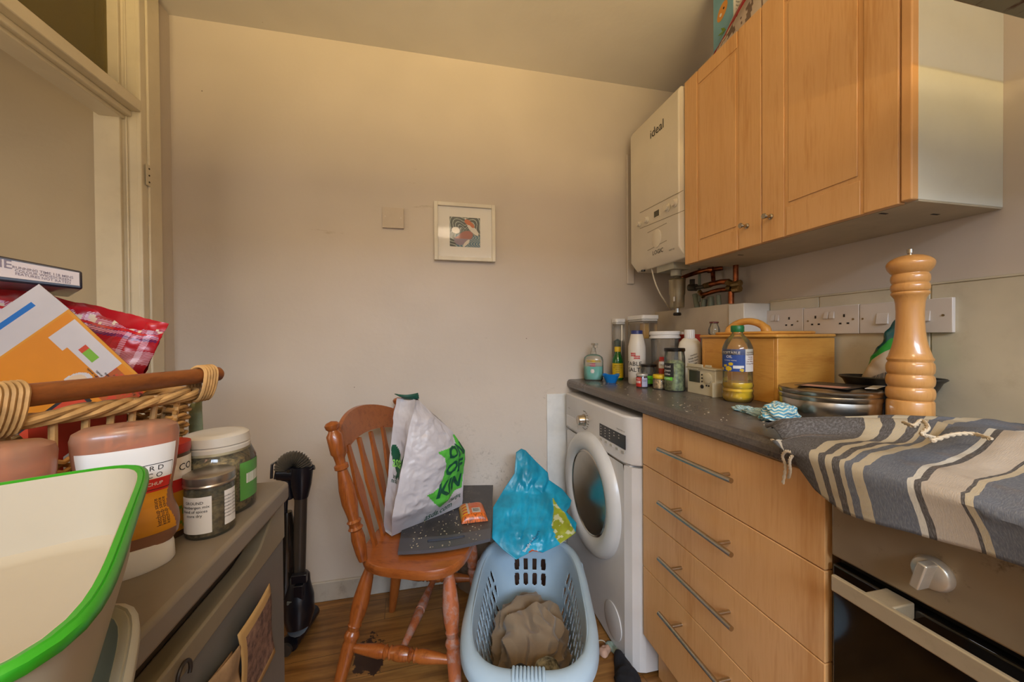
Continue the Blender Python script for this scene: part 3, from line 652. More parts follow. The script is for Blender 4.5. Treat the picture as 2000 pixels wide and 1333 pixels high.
# lemon juice
c = (.893, 1.652, ZT); T = thing('lemon_juice_bottle', 'green bottle with yellow cap and yellow label behind the blue cup', 'bottle', c); ro = face(c)
pr = [(.024, 0), (.026, .005), (.026, .075), (.027, .085), (.026, .100), (.014, .128), (.011, .135), (.011, .142)]
lathe_part('bottle', pr, c, mat('green_bottle', '#0a5a22', .12, coat=.5), T); lathe_part('cap', [(.015, .137), (.015, .158), (.013, .161), (0, .161)], c, YELP, T)
g = surf(pr, c, ro); f = MB(); label(f, g, -1.3, 1.3, .012, .082, 0); 
for k in range(6): ltext(f, g, 0, .07-.009*k, ('LEMON JUICE', 'from concentrate', '250 ml e', 'squeeze', 'shake well', 'keep cool')[k], .007, 1, .03)
f.build('label', [YELP, INK], T)
# tall clear storage containers
def canister(x0, x1, y0, y1, h, lab, lidh=.02):
    T = thing('storage_container', lab, 'container', ((x0+x1)/2, (y0+y1)/2, ZT)); w_, d_ = x1-x0, y1-y0; P2 = rrect(w_, d_, .012)
    f = MB(); n = len(P2); cx, cy = (x0+x1)/2, (y0+y1)/2
    ring = lambda s_, z: [V((cx+p[0]*s_, cy+p[1]*s_, ZT+z)) for p in P2]
    vs = ring(.90, 0)+ring(.94, .012)+ring(1, h-lidh); f.add(vs, [tuple(range(n-1, -1, -1))]+[(j*n+i, j*n+(i+1) % n, (j+1)*n+(i+1) % n, (j+1)*n+i) for j in (0, 1) for i in range(n)], 0, True)
    f.open = True; f.build('body', CLR, T)
    MB().prism([(cx+p[0]*1.06, cy+p[1]*1.06) for p in P2], ZT+h-lidh, ZT+h).prism([(cx+p[0]*1.0, cy+p[1]*1.0) for p in P2], ZT+h-lidh-.008, ZT+h-lidh).build('lid', WPL, T, bevel=.003)
    return T
canister(.962, 1.045, 1.545, 1.68, .31, 'taller clear storage container with white lid standing behind the table salt')
T2 = canister(.905, .958, 1.688, 1.738, .30, 'narrow clear container against the back wall, left of the taller one')
f = MB(); f.lathe([(.0, .001), (.016, .001), (.017, .01), (.017, .19), (0, .2)], (.925, 1.712, ZT)); 
f.build('contents', mat('dark_teal', '#12453d', .3), T2)
# contents of the taller one: yellow packet
MB().bb((1.005, 1.60, ZT+.2), (1.032, 1.64, ZT+.275)).build('contents', mat('pasta_yellow', '#c9983a', .5), bpy.data.objects['storage_container'], bevel=.004)
c = (1.004, 1.44, ZT); T = thing('lidded_tub', 'round clear tub with a ridged white lid and brown contents, right of the table salt', 'container', c)
lathe_part('contents', [(0, .003), (.048, .004), (.052, .09), (.03, .11), (0, .115)], c, mat('brown_contents', '#a8806a', .8, bump=.8, bs=90, var=.2, vs_=30), T)
f = MB(); f.lathe([(.050, 0), (.053, .006), (.058, .2)], c, None, 36); f.open = True; f.build('body', CLR, T)
lathe_part('lid', [(.060, .2), (.064, .202), (.064, .209), (.060, .211), (.060, .216), (.064, .218), (.064, .228), (.060, .232), (0, .233)], c, WPL, T)
# table salt
c = (.900, 1.492, ZT); T = thing('table_salt', 'white table salt bottle with blue cap and red price flashes', 'salt', c); ro = face(c)+.0
pr = [(.033, 0), (.037, .006), (.037, .165), (.026, .218), (.0235, .222)]
lathe_part('bottle', pr, c, mat('salt_bottle_white', '#cfc8bc', .4, var=.01), T); lathe_part('cap', [(.0245, .221), (.0245, .235), (.023, .237), (0, .237)], c, mat('blue_cap', '#23306f', .4), T)
g = surf(pr, c, ro); f = MB(); label(f, g, -.75, -.15, .124, .139, 0); label(f, g, -.35, .35, .112, .126, 0)
ltext(f, g, -.45, .131, 'JUST', .011, 2, .037); ltext(f, g, 0, .119, 'ESSEN', .009, 2, .037); ltext(f, g, -.42, .090, 'TABLE', .026, 1, .037); ltext(f, g, -.4, .064, 'SALT', .026, 1, .037)
f.build('label', [REDP, INK, LAB], T)
# small jars
def jar(name, lab, cat, px, c, r, h, lidm, lidh, fill, fh, lbl=None, lidr=1.0, neck=.85, group=None):
    T = thing(name, lab, cat, c); lz = h-lidh
    lathe_part('contents', [(0, .003), (r*.93, .004), (r*.95, fh*.9), (r*.6, fh), (0, fh)], c, fill, T)
    pr = [(r*.93, 0), (r, .005), (r, lz*.8), (r*neck, lz*.95), (r*neck, lz)]
    lathe_part('jar', pr, c, GLS, T)
    lr = r*lidr; lathe_part('lid', [(lr*.97, lz-.002), (lr, lz), (lr, h-.002), (lr*.94, h), (0, h)], c, lidm, T)
    if lbl: g = surf(pr, c, face(c)); f = MB(); lbl(f, g, r)
    if lbl: f.build('label', [LAB, INK, REDP, mat('label_green', '#5cc02c', .5), mat('label_black', '#17181a', .5), mat('label_lilac', '#a4a3b8', .5), YELP], T)
    return T
pick = mat('green_pickle', '#99a070', .35, var=.3, vs_=60, bump=1, bs=70)
def L1(f, g, r):
    label(f, g, -1.25, -.08, .055, .108, 4); label(f, g, -1.25, -.2, .043, .055, 3)
    ltext(f, g, -.75, .095, 'sliced', .013, 0, r); ltext(f, g, -.75, .080, 'green', .013, 0, r); ltext(f, g, -.75, .066, 'chillies', .010, 0, r); ltext(f, g, -.85, .049, 'VEGAN', .010, 0, r)
jar('pickle_jar', 'tall jar of green slices with black lid and black label', 'jar', 0, (.922, 1.262, ZT), .038, .165, BLID, .011, pick, .118, L1, 1.0, .93)
def L2(f, g, r): label(f, g, -1.4, -.15, .006, .044, 2); label(f, g, -1.4, -.25, .020, .030, 0); label(f, g, .02, 1.1, .006, .042, 5); ltext(f, g, -.8, .037, 'CHILLI', .007, 0, r); ltext(f, g, .5, .03, 'FLAKES', .006, 1, r)
jar('spice_jar', 'tiny spice jar with pale lid and red and white label before the salt', 'jar', 0, (.850, 1.372, ZT), .023, .058, mat('pale_lid', '#b1aaa0', .3, .3), .008, mat('chilli_flakes', '#8a3a20', .8, var=.4, vs_=120), .046, L2)
def L3(f, g, r): label(f, g, -.4, .7, .012, .045, 3); ltext(f, g, .1, .03, 'HERB', .008, 1, r)
jar('dark_lid_jar', 'small glass jar with black lid and bright green label behind the tiny spice jar', 'jar', 0, (.908, 1.417, ZT), .030, .092, BLID, .008, mat('dark_olives', '#2e2e28', .4, var=.3, vs_=60), .05, L3, 1.05)
jar('yellow_lid_jar', 'squat jar with yellow lid and beige nuts between two black lidded jars', 'jar', 0, (.897, 1.318, ZT), .028, .058, YELP, .013, mat('chopped_nuts', '#c9aa80', .7, var=.4, vs_=90, bump=1, bs=120), .042, None, .98)
c = (.945, 1.372, ZT); T = thing('hot_sauce_bottle', 'slim red sauce bottle with white label top standing behind the pickle jar', 'bottle', c)
pr = [(.014, 0), (.015, .004), (.015, .1), (.013, .112)]; lathe_part('bottle', pr, c, mat('orange_red_sauce', '#a8381c', .25), T); lathe_part('cap', [(.012, .112), (.012, .124), (0, .125)], c, REDP, T)
g = surf(pr, c, face(c)); f = MB(); label(f, g, -1.2, 1.2, .078, .106, 0); ltext(f, g, 0, .092, 'HOT', .010, 1, .015); f.build('label', [LAB, INK], T)
# white bottle and red box behind it
c = (1.046, 1.335, ZT); T = thing('white_bottle', 'plain white plastic bottle with ribbed screw cap behind the cream timer', 'bottle', c); ro = face(c)+PI/2
lathe_part('bottle', [(.036, 0), (.040, .006), (.040, .165), (.036, .185), (.024, .200), (.018, .203)], c, mat('matt_white_plastic', '#cfc7b6', .45, var=.02), T, ro, el=(1.08, .7), sq=2.6)
f = MB(); f.lathe([(.019, .2), (.019, .234), (.017, .237), (0, .237)], c, None, 36); f.v = [p+(V((p.x-c[0], p.y-c[1], 0)).normalized()*(.0009 if k % 2 else -.0005) if (V((p.x-c[0], p.y-c[1], 0)).length > .01) else V((0, 0, 0))) for k, p in enumerate(f.v)]
f.build('cap', WPL, T)
pr = [(.040, 0), (.040, .2)]; g = surf(pr, c, ro, (1.08, .78)); f = MB()
for k in range(7): ltext(f, g, -PI/2+.35, .135-.012*k, ('caution', 'keep away', 'from heat', 'dosage', '1 cap full', 'rinse well', '500 ml')[k], .009, 0, .04, .35)
f.build('print', INK, T)
T = thing('red_carton', 'red carton standing behind the white plastic bottle', 'box', (1.10, 1.425, ZT))
MB().bb((1.068, 1.395, ZT), (1.148, 1.435, ZT+.218)).build('carton', mat('red_card', '#a83224', .5), T, bevel=.002)
# cream programmer / timer
T = thing('heating_timer', 'cream plastic heating programmer with grey display, its cover open, left of the oil bottle', 'timer', (.965, 1.155, ZT))
CRM = mat('cream_plastic', '#c6bda2', .4, var=.03); tx, ta, tb, th = .948, 1.222, 1.082, .105
f = MB().bb((tx, tb, ZT), (tx+.034, ta, ZT+th-.012)).bb((tx-.010, tb, ZT), (tx+.001, tb+.006, ZT+.05)).bb((tx-.004, tb-.004, ZT+th-.014), (tx+.038, ta+.004, ZT+th-.008))
f.bb((tx-.010, tb+.05, ZT+th-.008), (tx-.006, ta-.01, ZT+th+.004)).bb((tx, tb+.02, ZT+th-.006), (tx+.004, tb+.05, ZT+th+.003))
for k in range(9): f.bb((tx-.006, ta-.012-k*.006, ZT+th-.018), (tx, ta-.009-k*.006, ZT+th-.010))
f.build('body', CRM, T, bevel=.0015)
MB().bb((tx-.001, ta-.066, ZT+.042), (tx+.001, ta-.010, ZT+.084)).build('display', mat('lcd_dark', '#3b3c2f', .15), T)
k = MB(); Mx = Matrix.Rotation(-PI/2, 3, 'Y'); k.lathe([(.019, 0), (.019, .004), (.016, .005), (0, .005)], (tx, tb+.034, ZT+.062), Mx, 32, mi=0); k.lathe([(.007, 0), (.007, .003), (0, .003)], (tx, tb+.062, ZT+.03), Mx, 16, mi=1)
for q in range(2): k.lathe([(.003, 0), (.003, .002), (0, .002)], (tx, tb+.03+q*.011, ZT+.036), Mx, 10, mi=1)
for q in range(3): k.lathe([(.003, 0), (.003, .002), (0, .002)], (tx, tb+.063, ZT+.048+q*.012), Mx, 10, mi=1)
k.build('dial', [CRM, INK], T)
# vegetable oil
c = (.966, 1.008, ZT); T = thing('oil_bottle', 'clear bottle of vegetable oil with green cap and blue label, nearly empty', 'bottle', c); ro = face(c)
pr = [(.036, 0), (.043, .008), (.045, .02), (.042, .028), (.0445, .036), (.041, .043), (.0445, .052), (.042, .062), (.042, .145), (.044, .152), (.043, .172), (.034, .195), (.019, .212), (.0155, .218), (.0155, .226)]
inn = [(max(0, r-.0015), z) for r, z in pr if z < .064]; lathe_part('oil', [(0, .003)]+inn+[(0, .062)], c, mat('yellow_oil', '#e0bd10', .1, var=.03, coat=.4), T)
lathe_part('bottle', pr, c, thin('pet_plastic', '#fbf8ee', .06, '#d5cba8'), T); lathe_part('cap', [(.018, .222), (.019, .224), (.019, .240), (.017, .243), (0, .243)], c, mat('green_cap', '#0c6b35', .4), T)
g = surf([(.0425, 0), (.0425, .3)], c, ro); f = MB()
def oilmf(u, v):
    if u > .70: return 1
    for cx, cy, r_ in ((.09, .10, .055), (.2, .25, .05), (.30, .12, .085), (.36, .33, .06), (.62, .07, .05)):
        if (u-cx)**2+((v-cy)*.8)**2 < r_*r_: return 3
    return 2 if (v < .28 and .42 < u < .66 and abs(v-.2-.1*(u-.5)) < .06) else 0
label(f, g, -1.45, 1.35, .098, .168, n=60, mf=oilmf, m=30)
ltext(f, g, -.55, .156, 'VEGETABLE', .012, 2, .0425); ltext(f, g, -.55, .144, 'OIL', .012, 2, .0425); ltext(f, g, -.5, .133, 'for frying, roasting', .005, 2, .0425)
for k in range(6): ltext(f, g, .92, .158-.007*k, ('ingredients', 'rapeseed oil', 'storage', 'nutrition', 'per 100 ml', 'energy 3389')[k], .006, 4, .0425)
f.build('label', [mat('oil_label_blue', '#24468f', .45, var=.12), LAB, WPL, YELP, mat('brown_ink', '#7a4a44', .6)], T)
# bread bin
PINE = wood('bin_pine', '#c58a3c', '#cf9746', '#b97b32', axis=1, sc_=(12, 12, 2), rough=.42, scale=3, bump=.03, coat=.1)
PINEX = wood('bin_pine_side', '#c58a3c', '#cf9746', '#b97b32', axis=0, sc_=(12, 12, 2), rough=.42, scale=3, bump=.03, coat=.1)
bx0, bx1, bya, byb, bh = 1.03, 1.251, .925, 1.245, .202
T = thing('bread_bin', 'pine bread bin with an arched wooden handle on its lid', 'bread bin', ((bx0+bx1)/2, (bya+byb)/2, ZT))
for xx in (bx0, bx1-.012): MB().bb((xx, bya+.0125, ZT), (xx+.012, byb-.0125, ZT+bh)).build('long_side', PINE, T, bevel=.0015)
for yy in (bya, byb-.0125): MB().bb((bx0, yy, ZT), (bx1, yy+.0125, ZT+bh)).build('end_board', PINEX, T, bevel=.002)
f = MB().bb((bx0-.008, bya-.006, ZT+bh+.001), (bx1, byb+.006, ZT+bh+.012)).prism([(p[0]+(bx0+bx1)/2, p[1]+(bya+byb)/2) for p in rrect(.20, .27, .05)], ZT+bh+.012, ZT+bh+.022)
lid = f.build('lid', PINE, T, bevel=.005)
hp = [];  hyc = (bya+byb)/2+.0; hx = 1.10
for i in range(21): a = PI*i/20; hp.append(V((hx, hyc+.055*math.cos(a)*(1.15-.15*math.sin(a)), ZT+bh+.016+.042*math.sin(a)**.8)))
hp = [V((hx-.02+(p.y-hyc)*-.25, p.y, p.z)) for p in hp]
f = MB(); f.tube(hp, [.012 if 2 < i < 18 else .015 for i in range(21)], 10); f.build('handle', PINE, lid)
# little glass on the lid
c = (1.065, 1.222, ZT+bh+.0125); T = thing('clip_top_jar', 'tiny empty glass jar with dark red seal standing on the bread bin', 'jar', c)
f = MB(); f.lathe([(.017, 0), (.020, .004), (.020, .022), (.013, .040), (.013, .045)], c, None, 24); f.open = True; f.build('jar', GLS, T)
lathe_part('seal', [(.0125, .043), (.016, .045), (.016, .050), (0, .051)], c, mat('dark_red_rubber', '#5d2018', .5), T)
f = MB(); f.tube([V(c)+V((-.014, -.012, .046)), V(c)+V((-.021, -.016, .022)), V(c)+V((-.024, -.018, .006))], .0012, 6); f.build('clip', CHR, T)
# cake tin with papers on it
c = (1.014, .767, ZT); TN = thing('cake_tin', 'round shiny steel cake tin with a ridged lid beside the pepper mill', 'tin', c); R = .104
STN = mat('shiny_tin', '#b8b0a4', .24, 1, var=.06, bump=.05, bs=12)
lathe_part('body', [(0, 0), (R-.002, 0), (R, .003), (R, .05), (R-.001, .052)], c, STN, TN, seg=64)
lathe_part('lid', [(R+.001, .047), (R+.002, .050), (R+.002, .058), (R+.0, .060), (R+.002, .063), (R+.002, .071), (R-.002, .074), (R-.006, .072), (R-.03, .0725), (R-.04, .075), (0, .076)], c, STN, TN, seg=64)
f = MB(); zz = ZT+.0775
f.prism([(p[0], p[1]) for p in [(.945, .80), (.985, .70), (1.12, .735), (1.075, .84)]], zz, zz+.0008, mi=0)
f.prism([(p[0], p[1]) for p in [(.955, .79), (.988, .715), (1.03, .725), (.99, .80)]], zz+.0009, zz+.0012, mi=1)
f.prism([(1.04, .70), (1.055, .685), (1.14, .72), (1.12, .735)], zz+.0006, zz+.0014, mi=2)
meta(f.build('leaflet', [mat('leaflet_dark', '#2c241f', .4), mat('leaflet_pink', '#b8826c', .5), LAB]), 'dark glossy leaflet lying on the cake tin lid', 'leaflet')
# black oval dish and rice bag
az = math.radians(58.0); D = 1.398; c = V((D*math.sin(az), D*math.cos(az), ZT)); ro = -az+PI/2
T = thing('black_dish', 'oval black baking dish behind the pepper mill, holding the teal bag', 'dish', c)
f = MB(); f.lathe([(0, 0), (.052, 0), (.056, .004), (.094, .088), (.103, .096), (.101, .099), (.090, .092), (.052, .008), (0, .006)], (0, 0, 0), None, 48, el=(.60, 1)); f.v = [Matrix.Rotation(ro, 3, 'Z')@p+c for p in f.v]
f.build('dish', mat('black_enamel', '#1d1b1a', .35, dirt=.1, dirtc='#6b5a48'), T)
T = thing('food_bag', 'teal and green bag with a cream label sitting in the black dish', 'bag', c+V((0, 0, .02)))
az_t = V((math.cos(-az+PI), math.sin(-az+PI), 0)); tv = V((-math.cos(az), math.sin(az), 0)); rv = V((-math.sin(az), -math.cos(az), 0))
def ricebag(u, v):
    # u around, v up; tv = to the left as seen, rv = towards the room
    a = 2*PI*u; wv = interp([(0, .05), (.15, .066), (.45, .068), (.75, .050), (.9, .045), (1, .040)], v); dv = interp([(0, .02), (.2, .03), (.6, .026), (.85, .012), (1, .002)], v)
    ca, sa = math.cos(a), math.sin(a); p = tv*(wv*ca*abs(ca)**-.3 if abs(ca) > .01 else 0)+rv*(dv*sa)
    top = .232+.012*ca*-1+.010*math.sin(3*ca+1); z = .012+top*v
    p = c+V((0, 0, z))+p+tv*(-.018*v)+V((0, 0, -.045*max(0, ca)*v))
    return p+V((nz(p, 40), nz(p, 40, 5), nz(p, 40, 9)))*.005*(.4+v)
def rbm(u, v):
    uu = (u*2) % 2   # 0..1 front half seen from the room
    if v > .80: return 0
    if v > .70: return 1
    if .06 < u < .44:
        if v < .12: return 0
        if u > .36: return 3
        if u > .32: return 0
        return 2 if v < .62+.06*math.sin(u*9) else 1
    return 1 if v > .5 else 0
f = MB(); f.grid(ricebag, 72, 50, cu=True, mf=rbm)
f.build('bag', [mat('teal_film', '#0f4d4a', .25, var=.15, vs_=30), mat('green_film', '#0b8a2c', .3), mat('bag_cream_label', '#b89f80', .5), mat('rice_show', '#a99b6c', .6, var=.3, vs_=130)], T, smooth=True)
f = MB()
for k in range(14):
    u0 = .17+k*.006; f.grid(lambda u, v: ricebag(u, v)+rv*.0015, 1, 1, u0=u0, u1=u0+(.0035 if k % 3 else .002), v0=.28, v1=.42)
f.build('barcode', INK, T)
# pepper mill
c = (1.076, .634, ZT); T = thing('pepper_mill', 'large turned wooden pepper mill with steel nut on top', 'pepper mill', c)
MILL = wood('mill_beech', '#bf8748', '#ca9354', '#b3793e', axis=2, sc_=(14, 14, 2), rough=.28, scale=3, bump=.02, coat=.35)
H_ = .392; s_ = .040/165
def bead(ya, yb, r, rg=150):
    o = [(rg, ya)]
    for k in range(1, 8): t = k/8; o.append((rg+(r-rg)*math.sin(PI*t)**.5, ya+(yb-ya)*t))
    return o+[(rg, yb)]
raw = [(0, 1300), (160, 1300), (165, 1294), (163, 1125), (155, 1114)]+bead(1112, 1022, 168)+bead(1020, 934, 166)+bead(932, 846, 165)+[(150, 842), (158, 832), (160, 822), (150, 812), (138, 780), (124, 740), (112, 695), (102, 630), (97, 560), (96, 490), (100, 430), (108, 395), (125, 375), (132, 366), (131, 356), (126, 350)]
raw2 = bead(348, 292, 134, 122)+bead(290, 226, 134, 122)+[(122, 222)]+[(122+43*math.sin(PI*k/14)**.8 if k < 7 else 40+125*math.cos((k-7)/7*PI/2)**.6, 222-132*k/14) for k in range(1, 15)]
mk = lambda rw: [(r*s_, (1300-y)/1210*H_) for r, y in rw]
lathe_part('body', mk(raw), c, MILL, T, seg=48)
lathe_part('head', mk(raw2+[(0, 88)]), c, MILL, T, seg=48)
lathe_part('nut', [(.0035, H_-.002), (.0035, H_+.003), (.0052, H_+.004), (.0052, H_+.013), (.0040, H_+.014), (0, H_+.014)], c, CHR, T, seg=12)
# dish cloth
def cloth_mat(name, stripes, base):
    s = NB(name); co = s.co('UV'); sx = s.n('ShaderNodeSeparateXYZ'); s.t.links.new(co, sx.inputs[0])
    zig = s.math('ABSOLUTE', s.math('SUBTRACT', s.math('FRACT', s.math('MULTIPLY', sx.outputs[0], 12)), .5))
    w_ = s.math('FRACT', s.math('ADD', s.math('MULTIPLY', sx.outputs[1], 11), s.math('MULTIPLY', zig, 1.1)))
    s.s(s.b.inputs['Base Color'], s.mix(s.math('GREATER_THAN', w_, .5), lin(base), lin(stripes))); s.b.inputs['Roughness'].default_value = .9; s.bump(s.noise(s.co(), 400, 2), .4, .001); return s.m
DC = cloth_mat('chevron_cloth', '#4f93ae', '#c3ccbd')
T = thing('dish_cloth', 'crumpled blue and white zigzag dish cloth on the worktop edge', 'cloth', (.79, .74, ZT))
def blob(cx, cy, rx, ry, rz, an, seed, h0=0):
    def g(u, v):
        a = 2*PI*u; b = PI*v; d = V((math.cos(a)*math.sin(b), math.sin(a)*math.sin(b), math.cos(b)))
        k = 1+.22*fr(d*1.0, 1.7, seed, 3)-.15*abs(math.sin(2.5*a+4*d.z+seed))*math.sin(b)
        p = V((d.x*rx, d.y*ry, max(-.6, d.z)*rz))*k; c_, s2 = math.cos(an), math.sin(an)
        return V((cx+p.x*c_-p.y*s2, cy+p.x*s2+p.y*c_, ZT+max(.0005, rz*.6+p.z+h0)))
    return g
f = MB(); q1 = PZ(1525, 826, ZT); q0 = PZ(1455, 806, ZT)
f.grid(blob(q1.x+.012, q1.y+.016, .052, .040, .028, .3, 3), 56, 36, cu=True); f.grid(blob(q0.x+.005, q0.y+.005, .034, .016, .011, 1.9, 8), 36, 22, cu=True)
f.grid(blob((q0.x+q1.x)/2+.01, (q0.y+q1.y)/2+.015, .040, .018, .013, 1.9, 12), 36, 22, cu=True)
f.build('cloth', DC, T)
# striped towel over the hob
def towel_mat():
    s = NB('striped_towel'); co = s.co('UV'); sx = s.n('ShaderNodeSeparateXYZ'); s.t.links.new(co, sx.inputs[0])
    x = s.math('ADD', sx.outputs[0], s.math('MULTIPLY', s.math('SUBTRACT', s.noise(co, 9, 3), .5), .012))
    dk, bl, cr, wh = '#433d39', '#54575f', '#a89a7f', '#b9b3a6'
    yv = s.math('POWER', s.math('SUBTRACT', 1, sx.outputs[1]), 1.5); x = s.math('ADD', x, s.math('MULTIPLY', yv, .06))
    stops = [(0, bl), (.086, wh), (.091, bl), (.096, wh), (.101, bl), (.106, wh), (.111, dk), (.163, cr), (.176, dk), (.190, cr), (.201, dk), (.212, cr), (.221, bl), (.234, cr), (.247, bl), (.298, wh), (.307, dk), (.313, '#a79a8a'), (.352, dk), (.358, cr), (.366, bl), (.470, wh), (.476, bl), (.50, cr), (.515, dk), (.54, cr), (.555, dk), (.58, cr), (.60, bl)]
    r = s.ramp(x, stops, 'CONSTANT')
    fib = s.noise(s.co('UV', (260, 30, 1)), 3, 4, .7); r = s.mix(s.math('MULTIPLY', s.step(fib, .4, .7), .35), r, lin('#8d8c8a'))
    st = s.noise(s.co('UV', (3, 3, 3)), 3, 4); r = s.mix(s.math('MULTIPLY', s.step(st, .55, .72), .35), r, lin('#6d5334'))
    s.s(s.b.inputs['Base Color'], r); s.b.inputs['Roughness'].default_value = .95; s.bump(fib, .4, .0015); return s.m
T = thing('tea_towel', 'large grey towel with cream stripes draped over the hob and oven front', 'towel', (.9, .3, ZT))
def towel(u, v):
    # u runs from the corner on the worktop towards the camera side, v from the wall to the hanging hem
    y = .655-.95*u+.072*(1-v)
    xb = interp([(.10, .69), (.112, .82), (.14, 1.04), (.2, 1.22), (1, 1.25)], u)
    xf = .652
    drop = interp([(.10, .004), (.12, .028), (.15, .055), (.2, .075), (.4, .062), (1, .07)], u)+.006*math.sin(9*u+1)
    flat = max(.01, xb-xf); tot = flat+drop+.012; s_ = v*tot
    lift = .014+.012*max(0, fr((u*3.2, v*2.2, 0), 1.6, 4))+.016*max(0, math.sin(9*u-4.5*v+1.2*math.sin(5*v)))**2*math.sin(PI*min(1, v*1.15))
    lift += .030*math.exp(-((v-.38-.25*math.sin(3*u))/.07)**2)*interp([(0, 0), (.05, .5), (.2, 1), (.5, .6), (1, .8)], u)
    lift *= 1.2*interp([(0, .3), (.05, .7), (.1, 1), (1, 1)], u)
    if s_ < flat: return V((xb-s_, y+.02*math.sin(6*v)*(1-v)+.010*math.sin(14*v+3), ZT+lift*(1 if flat-s_ > .04 else .45+.55*(flat-s_)/.04)+.002))
    k = s_-flat; r_ = .014; z1 = ZT+lift*.45+.002
    if k < r_*PI/2: a = k/r_; return V((xf-r_*math.sin(a)-.004, y+.010*math.sin(14*v+3), z1-r_*(1-math.cos(a))))
    return V((xf-r_-.004-.005*math.sin(24*u+2)*(k/drop), y+.010*math.sin(14*v+3), z1-r_-(k-r_*PI/2)))
f = MB(); f.grid(towel, 190, 120, u0=.10); f.build('cloth', towel_mat(), T, smooth=True, solid=.0022)
def string(pts, nm='tassel'):
    f = MB(); P_ = spline(pts, 8); n = len(P_)
    for ph in (0, PI): f.tube([p+V((0, .0014*math.cos(i*1.3+ph), .0014*math.sin(i*1.3+ph))) for i, p in enumerate(P_)], .0020, 6)
    f.build(nm, mat('cotton_string', '#bfae94', .9), T)
z_ = ZT+.004
string([PZ(1507, 860, z_), PZ(1525, 866, z_), PZ(1550, 866, z_), PZ(1588, 872, z_+.004)])
string([PX(1552, 886, .636), PX(1536, 882, .634), PX(1528, 892, .636), PX(1534, 912, .640), PX(1529, 944, .646)])
string([PX(1550, 887, .636), PX(1542, 900, .634), PX(1543, 920, .640), PX(1540, 934, .646)])
string([PZ(1765, 826, 1.0), PZ(1785, 832, 1.0), PZ(1800, 822, 1.0), PZ(1812, 836, 1.0), PZ(1800, 848, 1.0), PZ(1825, 856, .985)])
string([PZ(1820, 862, .985), PZ(1860, 850, .985), PZ(1900, 848, .985), PZ(1935, 858, .985)])
# crumbs on the worktop, one countless scatter
f = MB(); random.seed(3)
for _ in range(90):
    y = random.uniform(.6, 1.6); x = .69+abs(random.gauss(0, .09)); r = random.uniform(.0006, .0016)
    f.box((x, y, ZT+r*.5), (r*2.2, r*1.4, r), Matrix.Rotation(random.random()*3, 3, 'Z'))
for cx, cy in ((1492, 824), (1384, 806), (1330, 792)):
    q = PZ(cx, cy, ZT); f.box(q+V((0, 0, .0006)), (.014, .004, .0012), Matrix.Rotation(random.random()*3, 3, 'Z'))
meta(f.build('crumbs', mat('crumb', '#a3937a', .8)), 'pale crumbs scattered on the worktop', 'crumbs', kind='stuff')
# boxes above the wall cabinet
T = thing('carton', 'light blue carton with a smiling biscuit face on top of the wall cabinet', 'box', (1.08, 1.13, CZ1))
x0, x1, y0, y1, hh = 1.03, 1.10, 1.092, 1.182, .27
MB().bb((x0, y0, CZ1), (x1, y1, CZ1+hh)).build('carton', [mat('sky_blue_card', '#6f9fae', .5)], T, bevel=.001)
f = MB(); S = lambda u, v: V((x0-.0006, y1-(y1-y0)*u, CZ1+hh*v))
def el_(cu, cv, ru, rv_, an, mi, off=0):
    f.prism([(cu+ru*math.cos(a)*math.cos(an)-rv_*math.sin(a)*math.sin(an), cv+ru*math.cos(a)*math.sin(an)*.4+rv_*math.sin(a)*math.cos(an)) for a in [2*PI*k/24 for k in range(24)]], 0, .0004, mi=mi, f=lambda p, z: S(p[0], p[1])+V((-z-off, 0, 0)))
w_, q = PX(1411, 22, x0), PX(1410, 60, x0); cu, cv = (y1-w_.y)/(y1-y0), (w_.z-CZ1)/hh; el_(cu, cv, .30, .10, .5, 0); el_(cu-.08, cv-.03, .06, .02, 0, 2, .0005); el_(cu+.08, cv+.02, .04, .014, 0, 1, .0005)
gu, gv = (y1-PX(1418, 58, x0).y)/(y1-y0), (PX(1418, 58, x0).z-CZ1)/hh
for an in (2.2, 2.9, 3.6): f.add([S(gu, gv)+V((-.0008, 0, 0)), S(gu+.22*math.cos(an)+.04, gv+.05*math.sin(an)+.012)+V((-.0008, 0, 0)), S(gu+.42*math.cos(an), gv+.10*math.sin(an))+V((-.0008, 0, 0)), S(gu+.22*math.cos(an)-.04, gv+.05*math.sin(an)-.012)+V((-.0008, 0, 0))], [(0, 1, 2, 3)], 3)
f.quad(V((x0+.002, y0-.0006, CZ1+.02)), V((x1-.002, y0-.0006, CZ1+.02)), V((x1-.002, y0-.0006, CZ1+hh-.01)), V((x0+.002, y0-.0006, CZ1+hh-.01)), 4)
for k in range(12): f.text('nutrition info', .011, lambda x, y: V(((x0+x1)/2+x*.8, y0-.0012, CZ1+.06+.013*k+y)), 1)
f.build('print', [mat('biscuit_orange', '#c98a3a', .5), INK, LAB, mat('leaf_green', '#6e8f2a', .5), LAB], T)
T = thing('snack_packet', 'white and red packet leaning on the blue carton above the cabinet', 'packet', (1.06, 1.04, CZ1))
def pk(u, v):
    a = PX(1417, 66, 1.005); b = PX(1462, -8, 1.005); t_ = v; p = a.lerp(b, u) if False else V((1.005+.06*v, a.y+(b.y-a.y)*u, CZ1+.003+(.0+.14*u)*(1-.0*v)+.03*v*(1-v)))
    return p
f = MB(); f.grid(lambda u, v: V((1.000+.026*v, 1.15-.22*u, CZ1+.002+(.19*u)*(math.sin(PI*min(1, .15+v*.85))**.7)+.004*fr((u*4, v*4, 0), 1.5))), 40, 24, mf=lambda u, v: 0 if v < .12 else (1 if fr((u*9, v*9, 2), 1) < .2 else 2))
f.build('packet', [mat('crimson_film', '#8f0e1c', .3), mat('packet_white', '#c7b7a6', .35), mat('packet_grey', '#7b6a5d', .4)], T, smooth=True, solid=.001)
